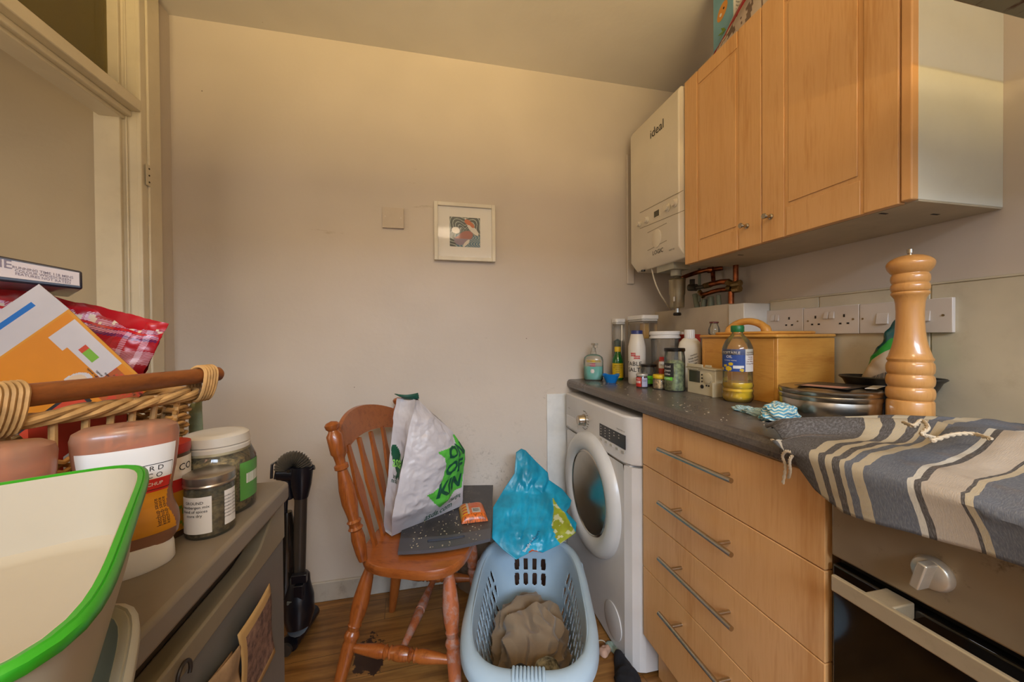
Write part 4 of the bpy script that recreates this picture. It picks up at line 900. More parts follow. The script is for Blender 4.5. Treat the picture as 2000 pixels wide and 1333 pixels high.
# ------------------------------------------------------------------ chair
Fd = V((.952, -.306, 0)); Ld = V((.306, .952, 0))      # chair forward and chair left (towards the back wall)
SZ = .43; C0 = V((-.024, 1.372, 0))
OW = wood('orange_pine', '#7d3d16', '#94501f', '#6b3211', axis=2, sc_=(16, 16, 3), rough=.32, scale=3, bump=.04, coat=.25)
OWH = wood('orange_pine_rail', '#82421a', '#9a5524', '#703714', axis=0, sc_=(20, 20, 4), rough=.32, scale=3, bump=.04, coat=.25)
OWW = wood('worn_orange_pine', '#8a4a2c', '#a2572c', '#7d3f22', axis=2, sc_=(16, 16, 3), rough=.55, scale=3, bump=.15, wear=.75, wearc='#9a7f74')
CH = thing('dining_chair', 'orange stained wooden chair with turned legs and spindle back against the back wall', 'chair', C0, math.atan2(Fd.y, Fd.x))
def cw(f_, l_, z): return C0+Fd*f_+Ld*l_+V((0, 0, z))
# seat: rounded outline, wider at the front
def seat_out(k=1.0):
    pts = []
    for i in range(48):
        a = 2*PI*i/48; ca, sa = math.cos(a), math.sin(a); n_ = 3.2; r = (abs(ca)**n_+abs(sa)**n_)**(-1/n_)
        x, y = r*ca*.185, r*sa*.212; y *= (1+.06*ca); pts.append((x*k, y*k))
    return pts
f = MB(); so = seat_out(); n = len(so); vs = []
for k, z in ((.90, SZ-.034), (.985, SZ-.030), (1, SZ-.018), (1, SZ-.008), (.985, SZ-.001), (.95, SZ), (.7, SZ-.003), (.35, SZ-.006)): vs += [cw(x*k, y*k, z) for x, y in so]
fs = [tuple(range(n-1, -1, -1)), tuple(range(7*n, 8*n))]+[(j*n+i, j*n+(i+1) % n, (j+1)*n+(i+1) % n, (j+1)*n+i) for j in range(7) for i in range(n)]
f.add(vs, fs, 0, True); f.build('seat', OWH, CH)
LEG = [(0, .015), (.06, .016), (.1, .019), (.16, .022), (.27, .026), (.36, .024), (.42, .019), (.435, .0215), (.45, .019), (.47, .017), (.49, .022), (.51, .024), (.53, .0205), (.545, .019), (.56, .021), (.6, .0215), (.75, .019), (.9, .016), (1, .013)]
for nm, a, b, m_ in (('near_back', (-.135, -.135, SZ-.03), (-.215, -.235, 0), OW), ('far_back', (-.135, .135, SZ-.03), (-.205, .185, 0), OW), ('near_front', (.125, -.14, SZ-.03), (.175, -.235, 0), OWW), ('far_front', (.125, .14, SZ-.03), (.165, .185, 0), OWW)):
    f = MB(); f.turn(cw(*a), cw(*b), LEG, 20); f.build('leg', m_, CH)
ST = [(0, .010), (.08, .0125), (.2, .017), (.3, .020), (.345, .017), (.36, .020), (.375, .014), (.39, .014), (.405, .020), (.42, .0165), (.45, .020), (.5, .0215), (.55, .020), (.58, .0165), (.595, .020), (.61, .014), (.625, .014), (.64, .020), (.655, .017), (.7, .020), (.8, .017), (.92, .0125), (1, .010)]
zl = .165
def onleg(a, b, z): t = (a[2]-z)/(a[2]-b[2]); return cw(a[0]+(b[0]-a[0])*t, a[1]+(b[1]-a[1])*t, z)
nb = onleg((-.135, -.135, SZ-.03), (-.215, -.235, 0), zl); nf = onleg((.125, -.14, SZ-.03), (.175, -.235, 0), zl-.012)
fb_ = onleg((-.135, .135, SZ-.03), (-.205, .185, 0), zl); ff = onleg((.125, .14, SZ-.03), (.165, .185, 0), zl)
f = MB(); f.turn(nb, nf, ST, 18); f.build('stretcher', OW, CH)
f = MB(); f.turn(fb_, ff, ST, 18); f.build('stretcher', OW, CH)
f = MB(); f.turn(nb.lerp(nf, .5), fb_.lerp(ff, .5), [(0, .009), (.2, .012), (.45, .017), (.49, .014), (.5, .017), (.51, .014), (.55, .017), (.8, .012), (1, .009)], 16); f.build('stretcher', OWW, CH)
POST = [(0, .013), (.05, .017), (.16, .021), (.22, .017), (.235, .023), (.25, .0175), (.27, .018), (.285, .022), (.30, .016), (.34, .018), (.42, .024), (.52, .0235), (.62, .017), (.655, .0145), (.665, .021), (.69, .021), (.70, .0145), (.72, .015), (.76, .0175), (.775, .0225), (.90, .0235), (.925, .0155), (.935, .014), (.95, .020), (.975, .022), (.99, .016), (1, .0)]
TH = .45; 
def backp(l_, h): return cw(-.145-.085*h/.43-.02*(1-(l_/.16)**2)*h/.43, l_*(1+.14*h/.43), SZ-.003+h)
for l0_ in (-.168, .236):
    f = MB(); f.turn(backp(l0_, 0), backp(l0_*1.01, TH), POST, 20); f.build('back_post', OW, CH)
f = MB()
def rail(u, v):
    l_ = -.158+.388*u; hh = .320+.036*(1-(2*u-1)**2); h = hh+(.075+.022*(1-(2*u-1)**2))*v; p = backp(l_, h); return p-Fd*(.012*(1-(2*u-1)**2)); 
f.grid(lambda u, v: rail(u, v)+Fd*.007, 20, 4); f.grid(lambda u, v: rail(u, v)-Fd*.007, 20, 4)
f.grid(lambda u, v: rail(u, 1)+Fd*(.007-.014*v), 20, 1); f.grid(lambda u, v: rail(u, 0)+Fd*(.007-.014*v), 20, 1); f.build('top_rail', OWH, CH)
for l_ in (-.098, -.022, .055, .13):
    f = MB(); a = backp(l_*.85, 0); b = backp(l_, .352); n_ = 14; 
    for sg in (1, -1):
        f.grid(lambda u, v: a.lerp(b, v)-Fd*(.0)+Fd*sg*.0055+Ld*((u-.5)*2*interp([(0, .0085), (.12, .0085), (.25, .011), (.58, .021), (.72, .015), (.84, .010), (1, .008)], v))*(1-.0), 4, 30)
    f.grid(lambda u, v: a.lerp(b, v)+Fd*(.0055-.011*u)+Ld*interp([(0, .0085), (.12, .0085), (.25, .011), (.58, .021), (.72, .015), (.84, .010), (1, .008)], v), 1, 30)
    f.grid(lambda u, v: a.lerp(b, v)+Fd*(.0055-.011*u)-Ld*interp([(0, .0085), (.12, .0085), (.25, .011), (.58, .021), (.72, .015), (.84, .010), (1, .008)], v), 1, 30)
    f.build('spindle', OW, CH)
# ------------------------------------------------------------------ slate grey tray on the seat
TZ = SZ+.004
tc = [PZ(777, 1078, TZ+.012), PZ(958, 1052, TZ+.02), PZ(963, 948, TZ+.02), PZ(800, 950, TZ+.012)]
T = thing('cutting_board', 'dirty dark grey slotted board lying on the chair seat', 'board', (tc[0]+tc[2])/2-V((0, 0, .01)))
def brd(u, v):
    p = tc[0].lerp(tc[1], u).lerp(tc[3].lerp(tc[2], u), v); d = (tc[0]-tc[3]).normalized()
    return p+d*(.018*math.sin(PI*u))*(1-v)
f = MB(); slot = lambda u, v: .30 < u < .70 and .085 < v < .125
def bm_(u, v):
    if slot(u, v): return None
    return 1 if v < .15 else 0
sg_ = lambda dz: (lambda u, v: brd(u, v)+V((0, 0, dz)))
f.grid(sg_(0), 60, 60, mf=bm_, sm=False); f.grid(sg_(-.011), 60, 60, mf=bm_, sm=False)
for (ua, va, ub, vb) in ((0, 0, 1, 0), (1, 0, 1, 1), (1, 1, 0, 1), (0, 1, 0, 0), (.3, .0833, .7, .0833), (.7, .0833, .7, .1333), (.7, .1333, .3, .1333), (.3, .1333, .3, .0833)):
    f.grid(lambda u, v: brd(ua+(ub-ua)*u, va+(vb-va)*u)+V((0, 0, -.011*v)), 24, 1, 1, sm=False)
def slate():
    s = NB('dark_slate_plastic'); co = s.co(); n1 = s.noise(co, 18, 5, .7); n2 = s.noise(co, 130, 3, .7)
    b_ = s.mix(s.step(n1, .45, .7), lin('#34302f'), lin('#4b4440')); s.s(s.b.inputs['Base Color'], s.mix(s.step(n2, .66, .72), b_, lin('#8d8576'))); s.b.inputs['Roughness'].default_value = .45; return s.m
f.build('board', [slate(), mat('slate_edge', '#4c4b4f', .5, dirt=.1)], T)
f = MB(); random.seed(5)
for _ in range(120):
    u, v = random.uniform(.12, .9), min(.95, abs(random.gauss(.12, .28))+.02)
    if slot(u, v) or .24 < u < .76 and .07 < v < .15: continue
    r = random.uniform(.0008, .0022); f.box(brd(u, v)+V((0, 0, r*.5)), (r*2.4, r*1.3, r), Matrix.Rotation(random.random()*3, 3, 'Z'))
meta(f.build('food_crumbs', mat('pale_crumb', '#a79b80', .8)), 'pale food crumbs on the dark grey board', 'crumbs', kind='stuff')
# ------------------------------------------------------------------ instant noodle packet
NC = brd(.78, .40)+V((0, 0, .0)); T = thing('noodle_packet', 'orange instant noodle packet with barcode on the dark grey board', 'packet', NC)
ux = (PZ(950, 1015, .47)-PZ(892, 1022, .47)).normalized(); uy = V((-ux.y, ux.x, 0)); 
def pil(u, v, s_, zz=.030):
    e = (1-abs(2*u-1)**5)*(1-abs(2*v-1)**6); W_, D_ = .098, .125
    p = NC+ux*(u-.5)*W_+uy*(v-.5)*D_; h = .001+(zz-.001)*(e**.6 if s_ > 0 else 0)
    q = p+V((0, 0, .001+h)); return q+V((0, 0, .0015))*fr(q, 30, 3)*e
def nm(u, v):
    if v < .14: return 4 if fr((u*8, v*8, 0), 2) > -.05 else 0
    if v > .92: return 3
    if .26 < u < .34: return 3
    if u < .26: return 1 if (int(v*16) % 3 or u < .08) else 5
    if .44 < u < .76 and .18 < v < .46:
        if .48 < u < .72 and .24 < v < .42: return 2 if int(u*95) % 2 else 3
        return 3
    return 0 if not (.45 < u < .7 and int(v*40) % 4 == 0) else 5
f = MB(); f.grid(lambda u, v: pil(u, v, 1), 100, 80, mf=nm); f.grid(lambda u, v: pil(u, v, -1), 4, 4)
f.build('packet', [mat('noodle_orange', '#c9601f', .3, var=.1), mat('noodle_yellow', '#d19a20', .3), INK, mat('foil_pale', '#b8b0a4', .3, .2), mat('noodle_pattern', '#a8521c', .35, var=.3, vs_=80), REDP], T, smooth=True)
# ------------------------------------------------------------------ shopping bag on the chair
ZB = SZ+.004; ZB2 = SZ+.027
_t = [0, .12, .35, .55, .75, .9, 1]
def path(pts): return lambda t: V((interp([(a, p.x) for a, p in zip(_t, pts)], t), interp([(a, p.y) for a, p in zip(_t, pts)], t), interp([(a, p.z) for a, p in zip(_t, pts)], t)))
pB = path([PZ(765, 1048, ZB), PY(766, 1012, 1.30), PY(778, 950, 1.315), PY(788, 895, 1.33), PY(799, 842, 1.35), PY(808, 806, 1.365), PY(812, 782, 1.372)])
pC = path([PZ(903, 988, ZB2), PY(904, 962, 1.475), PY(906, 915, 1.47), PY(908, 880, 1.455), PY(884, 843, 1.43), PY(848, 812, 1.41), PY(818, 782, 1.395)])
pA = path([PZ(749, 1036, ZB), PY(751, 1000, 1.385), PY(757, 940, 1.39), PY(761, 890, 1.395), PY(767, 835, 1.40), PY(772, 800, 1.41), PY(776, 778, 1.415)])
pD = path([PZ(890, 960, ZB2), PY(895, 940, 1.58), PY(898, 905, 1.575), PY(896, 868, 1.55), PY(872, 835, 1.51), PY(840, 806, 1.46), PY(812, 776, 1.42)])
T = thing('shopping_bag', 'white supermarket carrier bag with green circle print leaning on the chair back', 'bag', (pB(0)+pD(0))/2)
def wr(p, k=1): return V((fr(p, 9, 1), fr(p, 9, 7), fr(p, 9, 11)))*.011*k+V((fr(p, 30, 2), fr(p, 30, 5), 0))*.003*k
nrm = (pC(.4)-pB(.4)).cross(V((0, 0, 1))).normalized()
def bagf(u, t, off=0):
    p = pB(t).lerp(pC(t), u); b = math.sin(PI*u)*math.sin(PI*min(1, t*1.0))*.030
    q = p+nrm*b; e = min(1, 8*t, 14*(1-t)+.1)*min(1, .25+5*u*(1-u)); return q+wr(q, e)+nrm*off
if nrm.dot(-V((pB(.4).x, pB(.4).y, 0))) < 0: nrm = -nrm
def bags(u, t, off=0):
    p = pA(t).lerp(pB(t), u); n2 = (pB(.4)-pA(.4)).cross(V((0, 0, 1))).normalized(); n2 = n2 if n2.dot(-V((p.x, p.y, 0))) > 0 else -n2
    q = p-n2*.012*math.sin(PI*u); return q+wr(q, .5*min(1, 8*t)*min(1, .25+5*u*(1-u)))+n2*off
def inpoly(x, y, P_):
    r = False; j = len(P_)-1
    for i in range(len(P_)):
        if (P_[i][1] > y) != (P_[j][1] > y) and x < (P_[j][0]-P_[i][0])*(y-P_[i][1])/(P_[j][1]-P_[i][1])+P_[i][0]: r = not r
        j = i
    return r
GR = [(.44, .57), (.72, .63), (.86, .61), (.95, .72), (1.02, .72), (1.02, .57), (.97, .17), (.6, .08), (.39, .22), (.57, .27), (.60, .42), (.55, .52)]
f = MB(); f.grid(bagf, 110, 130, mf=lambda u, t: 1 if inpoly(u, t, GR) else 0)
def leafm(u, t): return 2 if inell(u, t, .42, .50, .40, .075, -.25) or inell(u, t, .7, .47, .3, .05, .3) else 0
f.grid(bags, 60, 90, mf=leafm)
f.grid(lambda u, t: (lambda q: q+wr(q, .6))(pC(t).lerp(pD(t), u)), 16, 60); f.grid(lambda u, t: (lambda q: q+wr(q, .6))(pD(t).lerp(pA(t), u)), 16, 60)
f.grid(lambda u, v: pB(0).lerp(pC(0), u).lerp(pA(0).lerp(pD(0), u), v), 4, 4)
GD = mat('bag_dark_green', '#0d4a33', .5); f.build('bag_body', [mat('bag_white', '#b9b4b6', .42, var=.03), mat('bag_green', '#4fa83a', .45, var=.03), GD], T, smooth=True)
f = MB()
def bt(txt, u, t, size, sl=.12, W=None):
    Wd = .24; Hd = .36; f.text(txt, size, lambda x, y: bagf(min(1.0, u+(x+y*sl)/Wd), t+y/Hd+.10*x/Hd, .0016), bold=.035 if size > .04 else .01)
bt('ON', .80, .565, .060); bt('OF', .78, .40, .062); bt('KIN', .74, .235, .060)
bt('asda.com', .62, .045, .026); bt('Changing', .85, .10, .013)
f.text('asda', .045, lambda x, y: bags(.45+x/.13, .50+y/.36, .0016), 1); f.text('bring', .018, lambda x, y: bags(.4+x/.13, .39+y/.36, .0016), 0); f.text('me back', .018, lambda x, y: bags(.42+x/.13, .355+y/.36, .0016), 0)
f.build('print', [GD, mat('lime_letter', '#8bd05a', .5)], T)
f = MB(); hc = (PY(776, 769, 1.41)+PY(812, 773, 1.38))/2; hc0 = (pB(1)+pA(1)+pC(1)+pD(1))/4
def handle(u, v):
    a = 2*PI*u; k = .020+.010*v; p = hc0.lerp(hc, v)+V((math.cos(a)*k*1.35, math.sin(a)*k*.7, .004*math.cos(2*a)*v)); return p+V((fr(p, 40), fr(p, 40, 5), 0))*.003
f.grid(handle, 40, 8, cu=True); f.build('handle', mat('green_strap', '#17503f', .6), T, smooth=True, solid=.001)
# ------------------------------------------------------------------ laundry basket
RB = PZ(1035, 1060, .30); NBp = PZ(1032, 1318, .30); ax = (RB-NBp); Lb = ax.length+.01; ax.normalize(); sx_ = V((ax.y, -ax.x, 0)); cb = (RB+NBp)/2+ax*.012; Wb = .345
LB = thing('laundry_basket', 'pale blue slotted plastic laundry basket on the floor by the washing machine', 'laundry basket', (cb.x, cb.y, 0))
BP = mat('pale_blue_plastic', '#9db0bc', .38, var=.03, dirt=.03)
def bpt(a, z, o=0):
    """point on the wall: a around, z height; rounded rectangle that tapers downward and dips at the sides"""
    k = .70+.30*(z/.30)**.8; n_ = 3.4; ca, sa = math.cos(a), math.sin(a); r = (abs(ca)**n_+abs(sa)**n_)**(-1/n_)
    w2, l2 = Wb/2*k+o, (Lb/2)*(k*.35+.65)+o
    return V((cb.x, cb.y, 0))+sx_*(r*ca*w2)+ax*(r*sa*l2)+V((0, 0, z))
NA, NZ = 240, 60
def hole(u, v):
    a = (2*PI*u) % (2*PI); z = v*.30
    p = bpt(a, z)-V((cb.x, cb.y, 0)); x, y = p.dot(sx_), p.dot(ax)
    if abs(math.cos(a)) > .72:      # long sides: leaning slots in three rows
        if not (.045 < z < .243) or abs(y) > Lb*.36: return False
        row = int((z-.045)/.066); zz = (z-.045)/.066-row; yy = (y+.018*zz+row*.016)/.032
        return .10 < zz < .90 and abs(yy-math.floor(yy)-.5) < .25*math.sqrt(max(0, 1-((zz-.5)/.42)**4))
    if abs(math.sin(a)) > .85:      # ends: two rows of upright slots
        if not (.12 < z < .235) or abs(x) > .072: return False
        row = int((z-.12)/.0575); zz = (z-.12)/.0575-row; xx = x/.036+.0
        return .10 < zz < .90 and abs(xx-math.floor(xx)-.5) < .26*math.sqrt(max(0, 1-((zz-.5)/.42)**6))
    return False
f = MB(); f.grid(lambda u, v: bpt(2*PI*u, v*.30), 420, 75, cu=True, mf=lambda u, v: None if hole(u, v) else 0)
f.open = True
f.build('wall', BP, LB, smooth=True, solid=.0035)
f = MB(); q = [bpt(2*PI*i/48, 0.001) for i in range(48)]; f.prism([(p.x, p.y) for p in q], .001, .006); f.build('base', BP, LB)
prof_ = [(-.004, -.012), (-.003, .0), (.004, .006), (.014, .005), (.026, -.004), (.030, -.014), (.031, -.030), (.028, -.030), (.026, -.014), (.016, -.002), (.004, .0), (0, -.010)]
def rim(u, v):
    a = 2*PI*u; k = v*len(prof_); i = int(k) % len(prof_); o, dz = prof_[i]; wv = 1+.95*abs(math.sin(a))**6
    p = bpt(a, .30, o*wv); p.z = .30+dz-.010*abs(math.cos(a))**8*1.2; return p
vs = []; nP = len(prof_); nR = 160
for j in range(nR):
    for i in range(nP): vs.append(rim(j/nR, (i+.01)/nP))
f = MB(); f.add(vs, [(j*nP+i, j*nP+(i+1) % nP, ((j+1) % nR)*nP+(i+1) % nP, ((j+1) % nR)*nP+i) for j in range(nR) for i in range(nP)], 0, True); f.build('rim', BP, LB, sharp=50)
for sgn, cnt, wd in ((-1, 9, .075), (1, 9, .075)):
    f = MB()
    for k in range(cnt):
        x = (-.5+k/(cnt-1))*wd; e = cb+ax*sgn*(Lb/2)
        for j in range(1):
            b_ = V((e.x, e.y, 0))+sx_*x; o = ax*sgn
            f.tube([b_-o*.008+V((0, 0, .303)), b_+o*.008+V((0, 0, .309)), b_+o*.024+V((0, 0, .307)), b_+o*.040+V((0, 0, .296)), b_+o*.050+V((0, 0, .275))], .0042, 8)
    f.build('handle_grip', BP, LB)
for sgn in (-1, 1):
    f = MB()
    for k in range(12):
        b_ = bpt(0 if sgn > 0 else PI, .29, .020)+ax*(.08+k*.009); f.tube([b_+V((0, 0, -.004)), b_+sx_*sgn*.005+V((0, 0, -.009)), b_+sx_*sgn*.004+V((0, 0, -.026))], .003, 6)
    f.build('grip_rib', BP, LB)
# clothes in the basket
def heap(name, lab, cat, ctr, rx, ry, rz, m_, seed, an=0, amp=.35, nu=110, nv=60, fold=.12, zmin=.006):
    f = MB(); c_, s2 = math.cos(an), math.sin(an)
    def g(u, v):
        a = 2*PI*u; b = PI/2*min(1, v*1.04); d = V((math.cos(a)*math.sin(b), math.sin(a)*math.sin(b), math.cos(b)))
        ed = 1+amp*.45*fr(V((d.x, d.y, 0))*1.1, 1, seed, 3)
        p = V((d.x*rx*ed, d.y*ry*ed, max(0, d.z)**.75*rz*(1+amp*.6*nz(d, 1.6, seed))))
        w1 = p+V((nz(p, 8, seed), nz(p, 8, seed+1), nz(p, 8, seed+2)))*.05
        rg = (1-abs(nz(w1, 11, seed+2))*3.4); r2 = (1-abs(nz(w1, 25, seed+6))*3)
        dn = V((d.x/rx, d.y/ry, d.z/rz)).normalized()
        p += dn*(fold*.07*rg+fold*.030*r2)*min(1, 8*(1-v)+.15)
        return V(ctr)+V((p.x*c_-p.y*s2, p.x*s2+p.y*c_, max(0, p.z)))
    f.grid(g, nu, nv, cu=True); return meta(f.build(name, m_, None, smooth=True), lab, cat)
OLV = mat('olive_brown_cotton', '#77634b', .9, var=.06, bump=.15, bs=220, sheen=.2)
hc_ = V((cb.x, cb.y, .016))+ax*.045+sx_*.004
heap('shirt', 'crumpled olive brown shirt heaped in the laundry basket', 'shirt', hc_, .112, .160, .185, OLV, 11, math.atan2(ax.y, ax.x)-PI/2, .30, 200, 120, .36)
lc = cb-ax*.165
heap('sock', 'dark and cream garment under the brown shirt, near end of the basket', 'garment', (lc.x-.02, lc.y+.01, .018), .05, .08, .15, mat('navy_black_knit', '#23211f', .9, var=.5, vs_=30), 5, 1.3)
q = lc+sx_*.055+ax*.015; heap('folded_garment', 'grey and cream patterned cloth at the near right corner inside the basket', 'garment', (q.x, q.y+.01, .018), .045, .06, .16, mat('grey_cream_cloth', '#857f6a', .9, var=.45, vs_=45), 21, .6)
# clothes behind the basket and chair
q = PZ(925, 1150, 0); heap('trousers', 'brown garment heaped on the floor between chair and basket', 'garment', (q.x+.02, q.y+.05, .001), .09, .12, .22, mat('mushroom_cloth', '#75614d', .9, var=.12), 31, .4, .45)
heap('pullover', 'rust brown garment piled behind the basket against the wall', 'garment', (q.x+.20, 1.64, .001), .13, .075, .22, mat('rust_cloth', '#5d4030', .9, var=.15), 41, .1, .35)
q = PZ(905, 1128, .02); meta(MB().box((q.x, q.y+.05, .002), (.16, .10, .003), Matrix.Rotation(.3, 3, 'Z')).build('paper_sheet', mat('paper', '#a8a3a0', .6)), 'sheet of pale paper on the floor beside the brown garment', 'paper')
# blue frozen food bag over the far end of the basket
OB = [(1008, 884), (1018, 877), (1026, 880), (1048, 903), (1070, 924), (1072, 938), (1098, 956), (1116, 978), (1113, 990), (1106, 1000), (1126, 1022), (1124, 1042), (1090, 1066), (1060, 1080), (1040, 1077), (1008, 1094), (982, 1074), (961, 1052), (963, 992), (985, 955), (1005, 925)]
BD = [(877, 1.60), (960, 1.52), (1035, 1.37), (1060, 1.33), (1095, 1.28)]
T = thing('food_bag', 'crumpled turquoise frozen food bag draped over the far end of the laundry basket', 'bag', PY(1040, 1060, 1.33))
ob = [PY(px, py, interp(BD, py)) for px, py in OB]
cx = sum(p[0] for p in OB)/len(OB); cy = 990
def bb_(u, v, off=0):
    k = u*len(OB); i = int(k) % len(OB); t = k-int(k); px = OB[i][0]+(OB[(i+1) % len(OB)][0]-OB[i][0])*t; py = OB[i][1]+(OB[(i+1) % len(OB)][1]-OB[i][1])*t
    X_, Y_ = cx+(px-cx)*v, cy+(py-cy)*v; d = interp(BD, Y_); q = PY(X_, Y_, d)
    e = 1-v**6; s = fr(V((X_*.012, Y_*.012, 0)), 1.2, 3, 2)*.022+abs(fr(V((X_*.036+Y_*.006, Y_*.015, 0)), 1, 8, 3))*.030+.03*(1-v*v)
    return q-V((.25, 1, 0)).normalized()*(s*e+off)
PK = [(1078, 965), (1090, 985), (1104, 1003), (1125, 1042), (1095, 1063), (1086, 1050), (1076, 1020), (1080, 990)]
def bmf(u, v):
    k = u*len(OB); i = int(k) % len(OB); t = k-int(k); px = OB[i][0]+(OB[(i+1) % len(OB)][0]-OB[i][0])*t; py = OB[i][1]+(OB[(i+1) % len(OB)][1]-OB[i][1])*t
    X_, Y_ = cx+(px-cx)*v, cy+(py-cy)*v
    if inpoly(X_, Y_, PK): return 2 if fr((X_*.09, Y_*.09, 0), 1) > .22 else 1
    if inpoly(X_, Y_, [(1030, 1082), (1038, 1072), (1058, 1079), (1052, 1086), (1034, 1092)]): return 3
    return 0
f = MB(); f.grid(bb_, 168, 60, cu=True, mf=bmf)
f.build('bag', [mat('turquoise_film', '#0f8cab', .36, var=.14, vs_=14, bump=.9, bs=28), mat('lime_print', '#98a02c', .35, var=.2), mat('cream_print', '#b9b98c', .4), mat('orange_print', '#a04012', .4)], T, smooth=True, solid=.0015)
f = MB()
def vof(X_, Y_):
    for k in range(1, 101):
        t = k/100; 
        if t > 0 and not inpoly(cx+(X_-cx)/t, cy+(Y_-cy)/t, OB): continue
        return t
    return 1
def onb(X_, Y_):
    d = interp(BD, Y_); q = PY(X_, Y_, d); v = vof(X_, Y_); e = 1-v**6; s = fr(V((X_*.012, Y_*.012, 0)), 1.2, 3, 2)*.022+abs(fr(V((X_*.036+Y_*.006, Y_*.015, 0)), 1, 8, 3))*.030+.03*(1-v*v)
    return q-V((.25, 1, 0)).normalized()*(s*e+.003)
an = math.radians(-58)
for txt, X0, Y0, mi in (('Simply', 1029, 1066, 1), ('Cook Apart', 1040, 1046, 0)): f.text(txt, 9.0, lambda x, y: onb(X0+x*math.cos(an)+y*math.sin(an)*1, Y0+x*math.sin(an)-y*math.cos(an)), mi)
f.build('print', [mat('print_navy', '#123a5a', .5), LAB], T)
# black cloth and odds on the floor by the machine
q = PZ(1215, 1325, 0); heap('black_garment', 'black cloth lying on the floor at the foot of the washing machine', 'garment', (q.x-.005, q.y-.05, .001), .035, .12, .05, mat('black_cloth', '#15141a', .9, var=.1), 51, -.3, .3)
q = PZ(1175, 1262, 0); meta(MB().tube([q+V((.018*math.cos(a), .014*math.sin(a), .003+.006*math.sin(a))) for a in [2*PI*k/24 for k in range(24)]], .0018, 6, closed=True).build('hair_band', mat('beige_elastic', '#b3a58f', .7)), 'beige elastic loop on the floor beside the washing machine', 'hair band')
q = PZ(1180, 1277, 0); heap('tissue', 'scrap of pinkish paper on the floor by the washing machine', 'paper', (q.x, q.y, .001), .018, .014, .018, mat('pink_paper', '#b58f78', .8), 61, .4, .5, 30, 16)
q = PZ(1196, 1268, 0); heap('net_scrap', 'small grey green tangle on the floor under the machine filter', 'scrap', (q.x, q.y, .001), .014, .026, .012, mat('grey_net', '#7f8f83', .8), 71, .4, .5, 30, 16)
# ------------------------------------------------------------------ stick vacuum cleaner
VC = thing('vacuum_cleaner', 'black and grey upright vacuum cleaner standing behind the fridge', 'vacuum cleaner', PZ(590, 1262, 0))
VB = mat('vacuum_navy', '#12131b', .3, var=.1, coat=.2); VG = mat('vacuum_grey_tube', '#4d463f', .35, .5); yv = 1.5
W = lambda px, py, y=yv: PY(px, py, y)
f = MB(); f.cyl(W(588, 965), W(584, 1130), .021, seg=24); f.build('wand', VG, VC)
f = MB(); f.turn(W(589, 910), W(588, 972), [(0, .036), (.2, .038), (.6, .034), (.85, .028), (1, .024)], 24); f.cyl(W(600, 917), W(614, 913), .009).cyl(W(556, 918), W(566, 975), .020, .012); f.cyl(W(543, 925), W(580, 925), .024, .03)
f.build('cuff', VB, VC)
f = MB(); hp_ = [W(574+ (21)*math.cos(a)*1.05, 918-22*math.sin(a)) for a in [PI*k/40 for k in range(41)]]
f.tube(hp_, [.024+(.004 if k % 2 else -.003) for k in range(41)], 20); f.build('hose', mat('hose_grey', '#544e44', .4), VC)
f = MB(); f.tube([W(530, 935), W(531, 908), W(540, 902), W(542, 912), W(537, 936)], .005, 8); f.build('latch', VB, VC)
f = MB(); f.cyl(W(570, 915)-V((0, .03, 0)), W(570, 915)-V((0, .035, 0)), .006); f.build('screw', CHR, VC)
f = MB(); f.tube(spline([W(560, 930, 1.52), W(557, 980, 1.52), W(553, 1050, 1.52), W(553, 1120, 1.52)], 6), .010, 10); f.build('duct', VB, VC)
f = MB(); f.turn(W(560, 1000, 1.52), W(556, 1190, 1.50), [(0, .018), (.1, .026), (.4, .042), (.7, .046), (.9, .05), (1, .03)], 24); f.build('dust_bin', mat('smoked_bin', '#1b1714', .15, coat=.4), VC)
f = MB(); f.turn(W(584, 1118, 1.5), W(583, 1225, 1.46), [(0, .028), (.06, .036), (.2, .038), (.45, .050), (.75, .052), (1, .038)], 24)
f.box(W(585, 1130, 1.46), (.05, .02, .03)).box(W(584, 1170, 1.45), (.03, .02, .10)); f.build('body', VB, VC, bevel=.002)
f = MB(); a = PZ(566, 1275, .0); b = PZ(612, 1208, .0)
a.z = b.z = .030; f.tube([a, a.lerp(b, .5), b], [.030, .028, .026], 18); a2 = W(582, 1222, 1.47); f.tube([a2, a.lerp(b, .45)+V((0, 0, .01))], [.035, .028], 14); f.build('floor_head', VB, VC)
f = MB(); q = a+(a-b).normalized()*.030; f.cyl(q, q-(a-b).normalized()*.010, .022, seg=20); q2 = W(574, 1205, 1.44); f.cyl(q2, q2+V((0, .05, 0)), .024, seg=20); f.build('wheel', mat('wheel_grey', '#35322f', .4), VC)
f = MB(); f.box(W(568, 1178, 1.44), (.025, .01, .012)); f.build('pedal', mat('pedal_grey', '#5b5f5c', .4), VC, bevel=.002)
# ------------------------------------------------------------------ fridge
FXF, FY1, FY0, FZ = -.288, .832, .22, .85
FT_ = mat('fridge_top_beige', '#7b7062', .45, var=.06, dirt=.15, dirtc='#4a3d2e'); FD = mat('fridge_door_grey', '#66645f', .4, var=.05, dirt=.06)
FRG = thing('fridge', 'under counter fridge with beige top and grey door, left foreground', 'fridge', (-.58, (FY0+FY1)/2, 0))
MB().bb((-.90, FY0, .02), (FXF-.035, FY1-.004, FZ-.033)).build('cabinet', FD, FRG, bevel=.003)
f = MB(); f.prism([(p[0]-.588, p[1]+(FY0+FY1)/2) for p in rrect(.624, FY1-FY0, .022)], FZ-.034, FZ); f.build('top', FT_, FRG, bevel=.006, bs=3)
tp = [(FY1-.002, .812), (FY1-.03, .812), (FY1-.075, .796), (FY1-.115, .772), (FY1-.15, .766), (FY0+.15, .766), (FY0+.11, .772), (FY0+.03, .812), (FY0, .812)]
